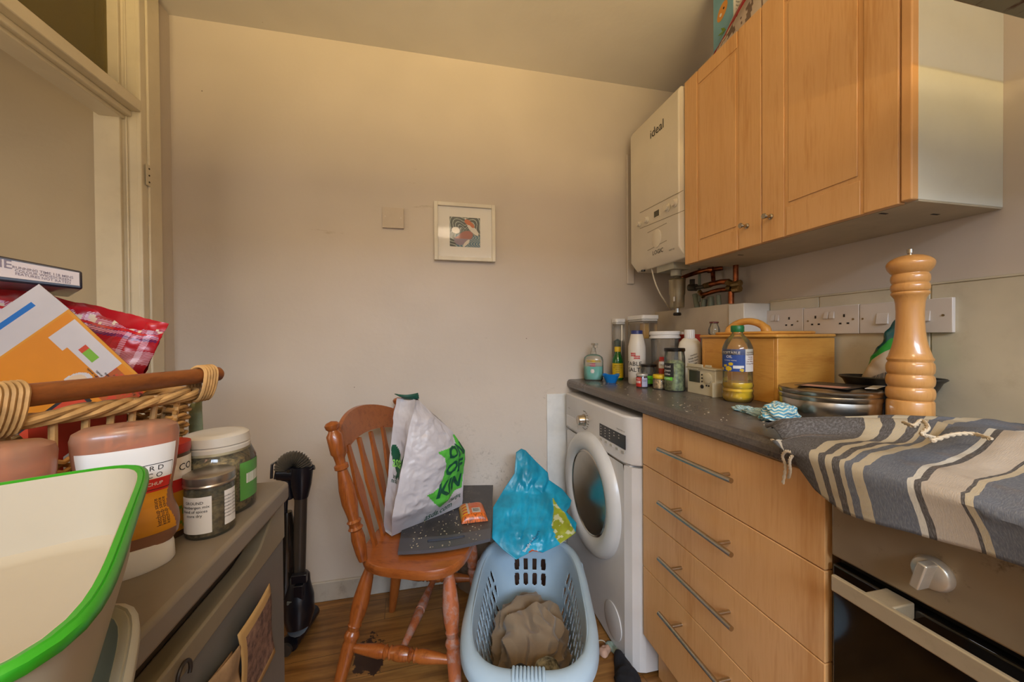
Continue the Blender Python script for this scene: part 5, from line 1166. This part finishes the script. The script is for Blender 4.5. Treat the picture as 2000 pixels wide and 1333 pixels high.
f = MB(); f.prism([(FY0, .735), (FY1-.002, .735)]+tp, FXF-.030, FXF-.001, f=lambda p, t: V((t, p[0], p[1])))
DRf = MB().bb((FXF-.034, FY0, .03), (FXF-.004, FY1-.002, .735)).build('door', FD, FRG, bevel=.003)
f.build('door_trim', mat('door_trim_beige', '#82765f', .42, dirt=.15, dirtc='#4a3d2e'), DRf, bevel=.003)
MB().bb((FXF-.036, FY0+.01, .735), (FXF-.031, FY1-.01, .814)).build('handle_recess', mat('recess_brown', '#3a2f22', .6), FRG)
xq = FXF+.002
def card(name, lab, pts, m_, cat, inner=None, x=xq):
    P_ = [PX(px, py, x+dx) for px, py, dx in pts]; f = MB()
    f.grid(lambda u, v: P_[0].lerp(P_[1], u).lerp(P_[3].lerp(P_[2], u), v)+V((.002*math.sin(PI*u)+.003*math.sin(5*v+u), 0, 0)), 14, 14, mf=(lambda u, v: 1 if inner and inner[0] < u < inner[1] and inner[2] < v < inner[3] else 0))
    return meta(f.build(name, m_, None, smooth=True, solid=.0008), lab, cat)
def sketch():
    s = NB('brown_sketch'); n = s.noise(s.co('Object', (1, 1, 1)), 60, 6, .75); s.s(s.b.inputs['Base Color'], s.ramp(n, [(.4, '#4a3229'), (.55, '#7d5e50'), (.7, '#8d7058')])); s.b.inputs['Roughness'].default_value = .7; return s.m
SK = sketch(); CRD = mat('cream_card', '#b3905a', .6, var=.05); CRD2 = mat('worn_cream_paper', '#a18360', .7, var=.15, vs_=30)
card('greeting_card', 'cream bordered card with a dark brown drawing stuck on the fridge door', [(464, 1241, .006), (523, 1140, .004), (539, 1274, .002), (475, 1400, .004)], [CRD, SK], 'card', (.16, .97, .13, .9))
card('paper_note', 'worn cream paper pinned to the fridge door left of the bordered card', [(404, 1335, .004), (465, 1260, .006), (474, 1330, .006), (420, 1440, .004)], [CRD2, SK], 'paper', None, xq-.001)
card('photo_card', 'brown edged card low on the fridge door behind the worn paper', [(330, 1420, .001), (449, 1274, .002), (462, 1360, .001), (370, 1480, .001)], [mat('brown_card', '#8a6a4a', .6), SK], 'card', None, xq-.002)
q = PX(356, 1318, FXF+.001); meta(MB().tube([q+V((.002, .012*math.cos(a), .013*math.sin(a))) for a in [-.6+k*.25 for k in range(20)]], .0022, 8).build('letter_magnet', mat('dark_magnet', '#241c18', .5)), 'dark curled letter magnet on the fridge door', 'magnet')
# ------------------------------------------------------------------ jars and bottles on the fridge
GLG = thin('jar_glass', '#f2efdf', .10, '#b8b29a', .05)
c = V((-.350, .716, FZ)); T = thing('herb_jar', 'large glass jar of dried herbs with a white screw lid on the fridge', 'jar', c)
pr = [(.048, 0), (.053, .006), (.054, .085), (.048, .1), (.045, .106)]
lathe_part('herbs', [(0, .003), (.045, .004), (.047, .07), (.044, .085), (.02, .095), (0, .092)], c, mat('dried_herbs', '#a08a62', .9, var=.4, vs_=160, bump=1, bs=200), T)
lathe_part('jar', pr, c, GLG, T); lathe_part('lid', [(.042, .098), (.046, .100), (.046, .110), (.044, .112), (.046, .114), (.044, .127), (.040, .130), (.030, .131), (0, .130)], c, mat('frosted_white_lid', '#b9b1a4', .4), T)
g = surf(pr, c, face(c)); f = MB(); label(f, g, .55, 1.5, .02, .082, 0); label(f, g, .75, 1.5, .046, .062, 1); f.build('label', [mat('label_leaf_green', '#4f8a3a', .5), LAB], T)
c = V((-.321, .636, FZ)); T = thing('spice_jar', 'small glass jar with silver metal lid and white labels at the fridge edge', 'jar', c)
pr = [(.027, 0), (.030, .004), (.030, .068), (.028, .075)]; lathe_part('spice', [(0, .003), (.0275, .004), (.028, .045), (0, .048)], c, mat('grey_brown_spice', '#8a775c', .8, var=.3, vs_=150), T)
lathe_part('jar', pr, c, GLG, T); lathe_part('lid', [(.0305, .073), (.0315, .075), (.0305, .077), (.0315, .080), (.0310, .088), (.028, .090), (0, .0895)], c, mat('metal_lid', '#a8a095', .3, .9), T)
g = surf(pr, c, face(c)); f = MB(); label(f, g, -1.35, .05, .010, .062, 0); label(f, g, .55, 1.25, .014, .064, 0)
for k in range(4): ltext(f, g, -.65, .054-.006*k, ('GROUND', 'Steenbergen mix', 'blend of spices', 'store dry')[k], .0055, 1, .03)
for k in range(7): ltext(f, g, .9, .056-.005*k, 'product of farm', .0035, 1, .03)
f.build('label', [LAB, INK], T)
c = V((-.385, .640, FZ)); T = thing('condiment_jar', 'small jar with yellow and red label and red lid behind the squeezy bottle', 'jar', c)
pr = [(.031, 0), (.033, .005), (.033, .12)]
lathe_part('jar', pr, c, mat('jar_dark_content', '#4a3420', .3), T); lathe_part('lid', [(.033, .12), (.034, .122), (.034, .134), (0, .136)], c, mat('red_lid', '#a52a22', .4), T)
g = surf(pr, c, face(c)); f = MB(); label(f, g, -1.5, 1.5, .010, .115, 0, mf=lambda u, v: 1 if v > .7 else (2 if .55 < v < .7 and .2 < u < .9 else (3 if v < .35 and fr((u*14, v*9, 0), 1) > 0 else 0)), n=30, m=24); ltext(f, g, .9, .1, 'CO', .014, 4, .033)
f.build('label', [mat('mustard_yellow', '#b87a10', .5), LAB, REDP, mat('veg_green', '#5e7d22', .5), INK], T)
# squeezy sauce bottles standing on their caps
def squeezy(c, lab, full=True, ro_=0):
    c = V(c); T = thing('sauce_bottle', lab, 'bottle', c); ro = face(c)+PI/2+ro_; el = (1, .58)
    pr = [(.040, .028), (.045, .036), (.047, .050), (.046, .062), (.041, .078), (.0395, .092), (.041, .105), (.044, .122), (.047, .150), (.048, .168), (.046, .176), (.038, .181), (0, .183)]
    lathe_part('cap', [(0, 0), (.040, 0), (.042, .003), (.041, .022), (.039, .030), (.034, .032), (0, .032)], c, WPL, T, ro, el=(1, .66))
    lathe_part('sauce', [(0, .031), (.038, .033), (.043, .037), (.045, .050), (.044, .062), (.0395, .075), (0, .080)], c, mat('sauce_red', '#6e150c', .3, var=.05), T, ro, el=el, sq=2.4)
    lathe_part('bottle', pr, c, thin('smeared_squeezy_plastic', '#efc0a8', .34, '#d09a7c', .2), T, ro, el=el, sq=2.4)
    if full:
        g0 = surf([(r*1.004, z) for r, z in pr], c, ro, el)
        def g(a, z, o=.0008):
            ca, sa = math.cos(a), math.sin(a); k = (abs(ca)**2.4+abs(sa)**2.4)**(-1/2.4); r = prof_r(pr, z)*k+o
            x, y = r*ca*el[0], r*sa*el[1]; return V((c.x+x*math.cos(ro)-y*math.sin(ro), c.y+x*math.sin(ro)+y*math.cos(ro), c.z+z))
        f = MB(); A0 = -PI/2
        def mf(u, v):
            sh = .5+.42*(1 if v > .55 else .80+.2*abs(v-.28)/.28)
            if abs(u-.5) > sh-.5+.02: return None
            if v > .62: return 0
            if .47 < v < .62 and .05 < u < .93: return 2
            if v < .45 and .15 < u < .5: return 0 if fr((u*10, v*8, 1), 1) > -.1 else 3
            return 1
        label(f, g, A0-1.15, A0+1.15, .045, .155, n=70, mf=mf, m=60)
        for tx, a_, z, s_, mi in (('S T A M F O R D', .0, .126, .0085, 4), ('S T R E E T  C O', .0, .117, .0085, 4), ('TOMATO KETCHUP', .1, .106, .006, 0)): ltext(f, g, A0+a_, z, tx, s_, mi, .043)
        for k in range(3): ltext(f, g, A0+.55+.10*k, .070, 'ketchup sauce', .006, 4, .04, PI/2)
        for sgn in (1,): 
            for z in (.131, .099): f.grid(lambda u, v: g(A0-.9+1.85*u, z+.0008*v, .0012), 20, 1, 4)
            f.grid(lambda u, v: g(A0+.95+.012*u, .099+.032*v, .0012), 1, 6, 4)
        f.build('label', [LAB, mat('label_amber', '#c8860e', .5), REDP, mat('label_salmon', '#c46b4a', .5), INK], T)
    return T
squeezy((-.366, .552, FZ), 'upside down squeezy ketchup bottle with white, yellow and red label', True)
squeezy((-.430, .468, FZ), 'second upside down squeezy bottle, without visible label, at the left edge of the photo', False)
# ------------------------------------------------------------------ wicker basket
RW = mat('wicker_cane', '#a5783f', .55, var=.2, vs_=30); RL = mat('wicker_light', '#b98f58', .5, var=.15, vs_=40)
bR = V((-.381, .784, 1.072)); bL = V((-.461, .53, 1.072)); bd = (bR-bL).normalized(); bn = V((-bd.y, bd.x, 0))    # bn points away from the room, to the left wall
WB = thing('wicker_basket', 'wicker basket with a brown wooden rail, full of packets, on the fridge', 'basket', (bL+bR)/2+bn*.13-V((0, 0, 1.072-FZ)))
o0 = bL-bd*.02; Ln = (bR-bL).length+.02-.035; Wd = .27; zb = FZ+.004
def wp(s_, z, o=0):
    """walk round the basket: s_ 0..4 sides (near side first), with rounded corners"""
    tz = (z-zb)/.2; ins = .022*(1-tz); L, W2 = Ln/2-ins+o, Wd/2-ins+o
    a = -PI/2+(s_-.5)*PI/2; ca, sa = math.cos(a), math.sin(a); n_ = 9; r = (abs(ca)**n_+abs(sa)**n_)**(-1/n_)
    cc = o0+bd*(Ln/2)+bn*(Wd/2)
    return V((cc.x, cc.y, 0))+bd*(r*ca*L)+bn*(r*sa*W2)+V((0, 0, z))
NS = 132
def strand(z, ph, amp, r, s0=0, s1=4, mb=None, wav=NS/4/1.0):
    n_ = int((s1-s0)*56); closed = (s1-s0) >= 4
    mb.tube([wp(s0+(s1-s0)*i/(n_), z+.0014*math.sin(i*1.7+ph*3), amp*math.cos(PI*(s0+(s1-s0)*i/n_)*14+ph*PI)) for i in range(n_ if closed else n_+1)], r, 6, closed=closed)
f = MB(); zz = zb+.004; k = 0
while zz < .985: strand(zz, k % 2, .0042, .0032, 0, 4, f); zz += .0066; k += 1
while zz < 1.040: strand(zz, k % 2, .0042, .0032, 1.02, 4.0, f); strand(zz, k % 2, .0042, .0032, .86, 1.02, f); zz += .0066; k += 1
f.prism([(wp(4*i/60, zb).x, wp(4*i/60, zb).y) for i in range(60)], zb-.003, zb+.003)
f.build('weave', RW, WB)
for i in range(14*4//2):
    s_ = i/7+.5/14
    if not (s_ < 1.3 or s_ > 3.6): continue
    f = MB(); f.tube([wp(s_, zb), wp(s_, .95), wp(s_, 1.05)], .0042, 7); f.build('stake', RL, WB)
f = MB()
for j in range(5):
    n_ = 240; f.tube([wp(4*i/n_, 1.040+.006*math.sin(i*.16+j*2*PI/5)+.001*j, .001+.008*math.cos(i*.16+j*2*PI/5)) for i in range(n_)], .0048, 7, closed=True)
f.build('braid', RL, WB)
f = MB(); f.tube([bL-bd*.05, bL, bL.lerp(bR, .5), bR+bd*.0], [.0135, .0138, .0132, .0128], 18)
f.tube([bR, bR+bd*.004, bR+bd*.0065], [.0128, .010, .004], 18)
f.build('rail', wood('rail_brown_wood', '#6b3a1a', '#83491f', '#5a2f14', axis=1, sc_=(20, 20, 4), rough=.38, scale=3), WB)
for t0, cnt in ((bR-bd*.027, 5), (bL-bd*.008, 6)):
    f = MB()
    for k in range(cnt):
        b_ = t0+bd*(k-cnt/2)*.0055; dn = .026
        f.tube([b_+(bn*math.cos(a)*.0165)+V((0, 0, math.sin(a)*.0165-(dn if math.sin(a) < 0 else 0)*abs(math.sin(a)))) + bd*(.004*math.sin(a)) for a in [2*PI*i/22 for i in range(22)]], .0028, 6, closed=True)
    f.build('binding', RL, WB)
# ------------------------------------------------------------------ contents of the basket
yb_ = .70
def quadgrid(f, P4, n, mf=None, mi=0, off=V((0, 0, 0))): return f.grid(lambda u, v: P4[0].lerp(P4[1], u).lerp(P4[3].lerp(P4[2], u), v)+off, n, n, mi, sm=False, mf=mf)
O = PY(135, 604, yb_); e1 = (PY(268, 729, yb_)-O); e1n = e1.normalized(); e2n = V((-e1n.z*-1, 0, e1n.x*-1)); e2n = V((e1n.z, 0, -e1n.x))
if e2n.z > 0: e2n = -e2n
L1_ = e1.length+.03; L2_ = .17; dn_ = V((.05, .036, 0))
T = thing('food_box', 'orange rice pudding box with a white flap and blue stripe standing in the basket', 'box', O+e1n*L1_)
f = MB(); Ms = [O, O+e1n*L1_, O+e1n*L1_+e2n*L2_, O+e2n*L2_]
dq = (O+e1n*L1_-CP).normalized()*.045; vs = Ms+[p+dq for p in Ms]; f.add(vs, [(4, 5, 6, 7), (0, 1, 5, 4), (1, 2, 6, 5), (2, 3, 7, 6), (3, 0, 4, 7)], 1)
def boxm(u, v):   # u along e1 (down right), v along e2 (down left)
    if u < .018 or v < .03: return 0
    if .025 < v < .24 and .12 < u < .66 and not (u < .30 and v > .24):
        if .34 < u < .50 and .12 < v < .19: return 3 if u > .385 else 5
        return 1
    if .02 < v < .28 and .10 < u < .26: return 1
    if (u-.58)**2*2.0+(v-.42)**2 < .022: return 1 if (u-.57)**2*2+(v-.42)**2 > .013 else 4
    if abs((v-.66)-(u-.42)*-.9) < .022 and .28 < u < .52: return 6
    if u > .60 and v > .42 and u-v < .35: return 7 if (u < .63 or v < .45) else 5
    if u > .62 and .08 < v < .36: return 8 if fr((u*9, v*9, 4), 2) > -.1 else 5
    return 2
quadgrid(f, [Ms[0], Ms[1], Ms[2], Ms[3]], 110, mf=boxm, off=V((0, -.0006, 0)))
f.build('carton', [mat('box_edge_amber', '#c07f22', .45), mat('box_white', '#b5adab', .5), mat('box_orange', '#bf7416', .45), mat('box_green', '#6a9a2c', .5), mat('pudding_cream', '#c0a484', .5), mat('box_red', '#b23a20', .5), mat('spoon_grey', '#8d8180', .4), INK, mat('fruit_rust', '#9a4a1c', .5)], T)
f = MB(); F0 = O-e1n*.048+V((0, -.006, 0)); Fl = [F0, O, O+e2n*L2_, F0+e2n*L2_]
quadgrid(f, Fl, 40, mf=lambda u, v: 1 if .28 < u < .42 and v > .14 else 0); f.build('flap', [mat('box_white', '#b5adab'), mat('stripe_blue', '#0f5fa5', .5)], T, solid=.0008)
f = MB()
for k in range(5): f.text('typical values per 100 g', .0045, lambda x, y: O+e1n*(.055+.01*k)*1.0+e2n*.03+e1n*(x*.0)+(e1n*(x+.05)+(-e2n)*(y))*1.0+e2n*(.0-.006*(k-2))+V((0, -.0014, 0)), 0)
f.build('print', INK, T)
# second box lower down whose lettering shows through the open weave
T = thing('carton', 'red and white carton low in the wicker basket, lettering seen through the gap', 'box', wp(.5, .95, -.03)); 
a_ = wp(.18, .90, -.026); b_ = wp(.82, .90, -.026); up_ = V((0, 0, .125)); a_.z = b_.z = .90
f = MB(); vs = [a_, b_, b_+up_, a_+up_]; nn = bn*.03; f.add(vs+[p+nn for p in vs], [(0, 1, 2, 3), (4, 5, 6, 7), (0, 1, 5, 4), (1, 2, 6, 5), (2, 3, 7, 6), (3, 0, 4, 7)], 0)
dd = (b_-a_).normalized(); Lq = (b_-a_).length
f.add([a_.lerp(b_, .15)-bn*.001+V((0, 0, .03)), a_.lerp(b_, .62)-bn*.001+V((0, 0, .055)), a_.lerp(b_, .62)-bn*.001+V((0, 0, .105)), a_.lerp(b_, .15)-bn*.001+V((0, 0, .08))], [(0, 1, 2, 3)], 1)
f.text('CARE', .036, lambda x, y: a_.lerp(b_, .38)+dd*(x*.95-y*.3)+V((0, 0, .068+x*.3+y*.95))-bn*.002, 2)
f.build('carton', [mat('carton_red', '#a12d1c', .5), LAB, INK], T)
# tartan red bag
def tartan():
    s = NB('red_tartan_film'); co = s.co('UV'); sx = s.n('ShaderNodeSeparateXYZ'); s.t.links.new(co, sx.inputs[0])
    r1 = s.ramp(s.math('FRACT', s.math('MULTIPLY', sx.outputs[0], 3.0)), [(0, '#8f0f1c'), (.3, '#b3202c'), (.45, '#c9a0b4'), (.55, '#a3141f'), (.75, '#cfa9b8'), (.85, '#8f0f1c')], 'CONSTANT')
    r2 = s.ramp(s.math('FRACT', s.math('MULTIPLY', sx.outputs[1], 2.2)), [(0, '#8f0f1c'), (.2, '#b98aa0'), (.3, '#2c2c66'), (.36, '#b98aa0'), (.42, '#2c2c66'), (.48, '#a3141f'), (.7, '#c79aa6')], 'CONSTANT')
    w_ = s.math('GREATER_THAN', s.math('FRACT', s.math('MULTIPLY', s.math('ADD', sx.outputs[0], sx.outputs[1]), 55)), .5)
    s.s(s.b.inputs['Base Color'], s.mix(w_, r1, r2)); s.b.inputs['Roughness'].default_value = .3; return s.m
T = thing('snack_bag', 'red and purple tartan snack bag standing behind the orange box in the basket', 'bag', PY(200, 760, .80))
Pt = [PY(-60, 540, .80), PY(329, 632, .81), PY(283, 728, .81), PY(-60, 760, .80)]
Pt[2] = Pt[2]+(Pt[2]-Pt[1])*.9; Pt[3] = Pt[3]+V((0, 0, -.06))
def sb(u, v, s_=-1):
    p = Pt[0].lerp(Pt[1], u).lerp(Pt[3].lerp(Pt[2], u), v); e = math.sin(PI*u)**.5*min(1, 2.2*v)*1.0 if 0 < u < 1 else 0
    p += V((0, s_*.028*e, 0)); p += V((0, fr(V((u*4, v*3, s_)), 1.2, 6)*.010, fr(V((u*7, v*1, 0)), 1, 3)*.006*(1-v))); return p
f = MB(); f.grid(lambda u, v: sb(u, v, -1), 70, 50, mf=lambda u, v: 1 if v < .075+.02*math.sin(9*u) or (v < .16 and v > .13) else (2 if v < .16 and fr((u*20, v*20, 0), 1) > .1 else 0)); f.grid(lambda u, v: sb(u, v, 1), 20, 20, 1)
f.build('bag', [tartan(), mat('red_film', '#b01820', .25, var=.1), mat('seal_cream', '#c9b59c', .5)], T, smooth=True)
# book lying on top
T = thing('video_case', 'slim white and dark navy case lying on top of the tartan bag', 'case', PY(80, 560, .74))
def ln(px, py, y): return PY(px, py, y)
A1, A2 = ln(161, 530, .745), ln(162, 566, .745); B1, B2 = ln(-60, 488, .70), ln(-60, 543, .70)
dp = V((.0, .11, 0)); dk = mat('case_navy', '#23222e', .3, coat=.3)
f = MB(); vs = [A1, B1, B2, A2]; dq = (A1-CP); dq.z = 0; dq = dq.normalized()*.13+V((-.02, 0, -.003)); f.add(vs+[p+dq for p in vs], [(0, 1, 2, 3), (4, 5, 6, 7), (0, 1, 5, 4), (1, 2, 6, 5), (2, 3, 7, 6), (3, 0, 4, 7)], 0); f.build('case', dk, T, bevel=.003)
i_ = lambda u, v: A1.lerp(B1, u).lerp(A2.lerp(B2, u), v)+V((0, -.0012, 0))
f = MB(); f.grid(lambda u, v: i_(.025+.97*u, .12+.70*v), 10, 3); f.build('insert', mat('case_insert', '#b9a8a0', .4), T)
dU = (A1-B1).normalized(); dV = (A1-A2).normalized()
f = MB()
for k, tx in enumerate(('RUNNING TIME 118 MINS', 'COLOUR WIDESCREEN', 'FEATURES NOT RATED')): f.text(tx, .0055, lambda x, y: i_(.36, .40+.14*k)+dU*x+dV*y+V((0, -.0006, 0)), 0)
f.text('ME', .018, lambda x, y: i_(.74, .30)+dU*x+dV*y+V((0, -.0006, 0)), 0)
f.build('print', mat('print_mauve_grey', '#6f626c', .6), T)
# pale green packet at the far end of the basket
T = thing('green_packet', 'pale green packet sticking up behind the far end of the wicker basket', 'packet', PY(388, 850, .815))
a1, a2, a3, a4 = PY(372, 795, .815), PY(394, 775, .815), PY(400, 905, .815), PY(372, 915, .815); a3.z = a4.z = FZ+.001
f = MB(); f.grid(lambda u, v: a1.lerp(a2, u).lerp(a4.lerp(a3, u), v)+V((0, -.008*math.sin(PI*u)*v**.5, .003*math.sin(9*u)*(1-v))), 12, 16); f.build('packet', mat('pale_green_film', '#8a9270', .35, var=.12, vs_=40), T, smooth=True, solid=.006)
# ------------------------------------------------------------------ lunch boxes in the foreground
zr = 1.0; A_ = PZ(288, 902, zr); tdir = V((.47, -.883, 0)); ldir = V((-.883, -.47, 0))
def contain(name, lab, corner, L, W_, r, z0, z1, tap, m_, rimm, rw, rh, cat='container'):
    T = thing(name, lab, cat, corner+tdir*L/2+ldir*W_/2+V((0, 0, z0-corner.z))); cc = corner+tdir*L/2+ldir*W_/2
    def g(a, k, z, o=0):
        n_ = 6.5; ca, sa = math.cos(a), math.sin(a); q = (abs(ca)**n_+abs(sa)**n_)**(-1/n_)
        return V((cc.x, cc.y, 0))+tdir*(q*ca*(L/2-tap*(1-k)+o))+ldir*(q*sa*(W_/2-tap*(1-k)+o))+V((0, 0, z))
    n_ = 96; f = MB(); rows = [(0, z0, -.012), (0, z0+.001, -.006), (.04, z0+.006, 0), (1, z1, 0), (1, z1, -.0025), (.06, z0+.010, -.0025), (0, z0+.005, -.009), (0, z0+.0035, -.016)]
    vs = []
    for k, z, o in rows: vs += [g(2*PI*i/n_, k, z, o) for i in range(n_)]
    m1 = len(rows); f.add(vs, [(j*n_+i, j*n_+(i+1) % n_, (j+1)*n_+(i+1) % n_, (j+1)*n_+i) for j in range(m1-1) for i in range(n_)]+[tuple(range(n_-1, -1, -1)), tuple(range((m1-1)*n_, m1*n_))], 0, True)
    f.build('tub', m_, T)
    f = MB(); pr_ = [(-.001, -rh*.6), (-.002, 0), (rw*.3, rh*.25), (rw*.42, rh*.1), (rw*.55, rh*.25), (rw, 0), (rw*1.05, -rh*.8), (rw*.8, -rh)]; nP = len(pr_); vs = []
    for i in range(n_): vs += [g(2*PI*i/n_, 1, z1+dz, o) for o, dz in pr_]
    f.add(vs, [(i*nP+j, i*nP+(j+1) % nP, ((i+1) % n_)*nP+(j+1) % nP, ((i+1) % n_)*nP+j) for i in range(n_) for j in range(nP)], 0, True)
    f.build('rim', rimm, T, sharp=60); return T
contain('lunch_box', 'open cream food container with a bright green rim, left foreground', A_, .33, .22, .03, .925, zr, .008, mat('cream_container', '#a89b84', .4, var=.02), mat('green_seal', '#2a8a18', .35, var=.02), .0058, .006)
Bc = PZ(262, 1165, .923); FST = mat('frosted_container', '#a3a08c', .35, var=.03)
contain('food_container', 'frosted food container under the green rimmed one', Bc, .29, .23, .03, FZ+.001, .923, .010, thin('frosted_plastic', '#c9cdb9', .75, '#a9a894', .25), thin('frosted_rim', '#c9cdb9', .8, '#b4ae9a', .25), .008, .008)
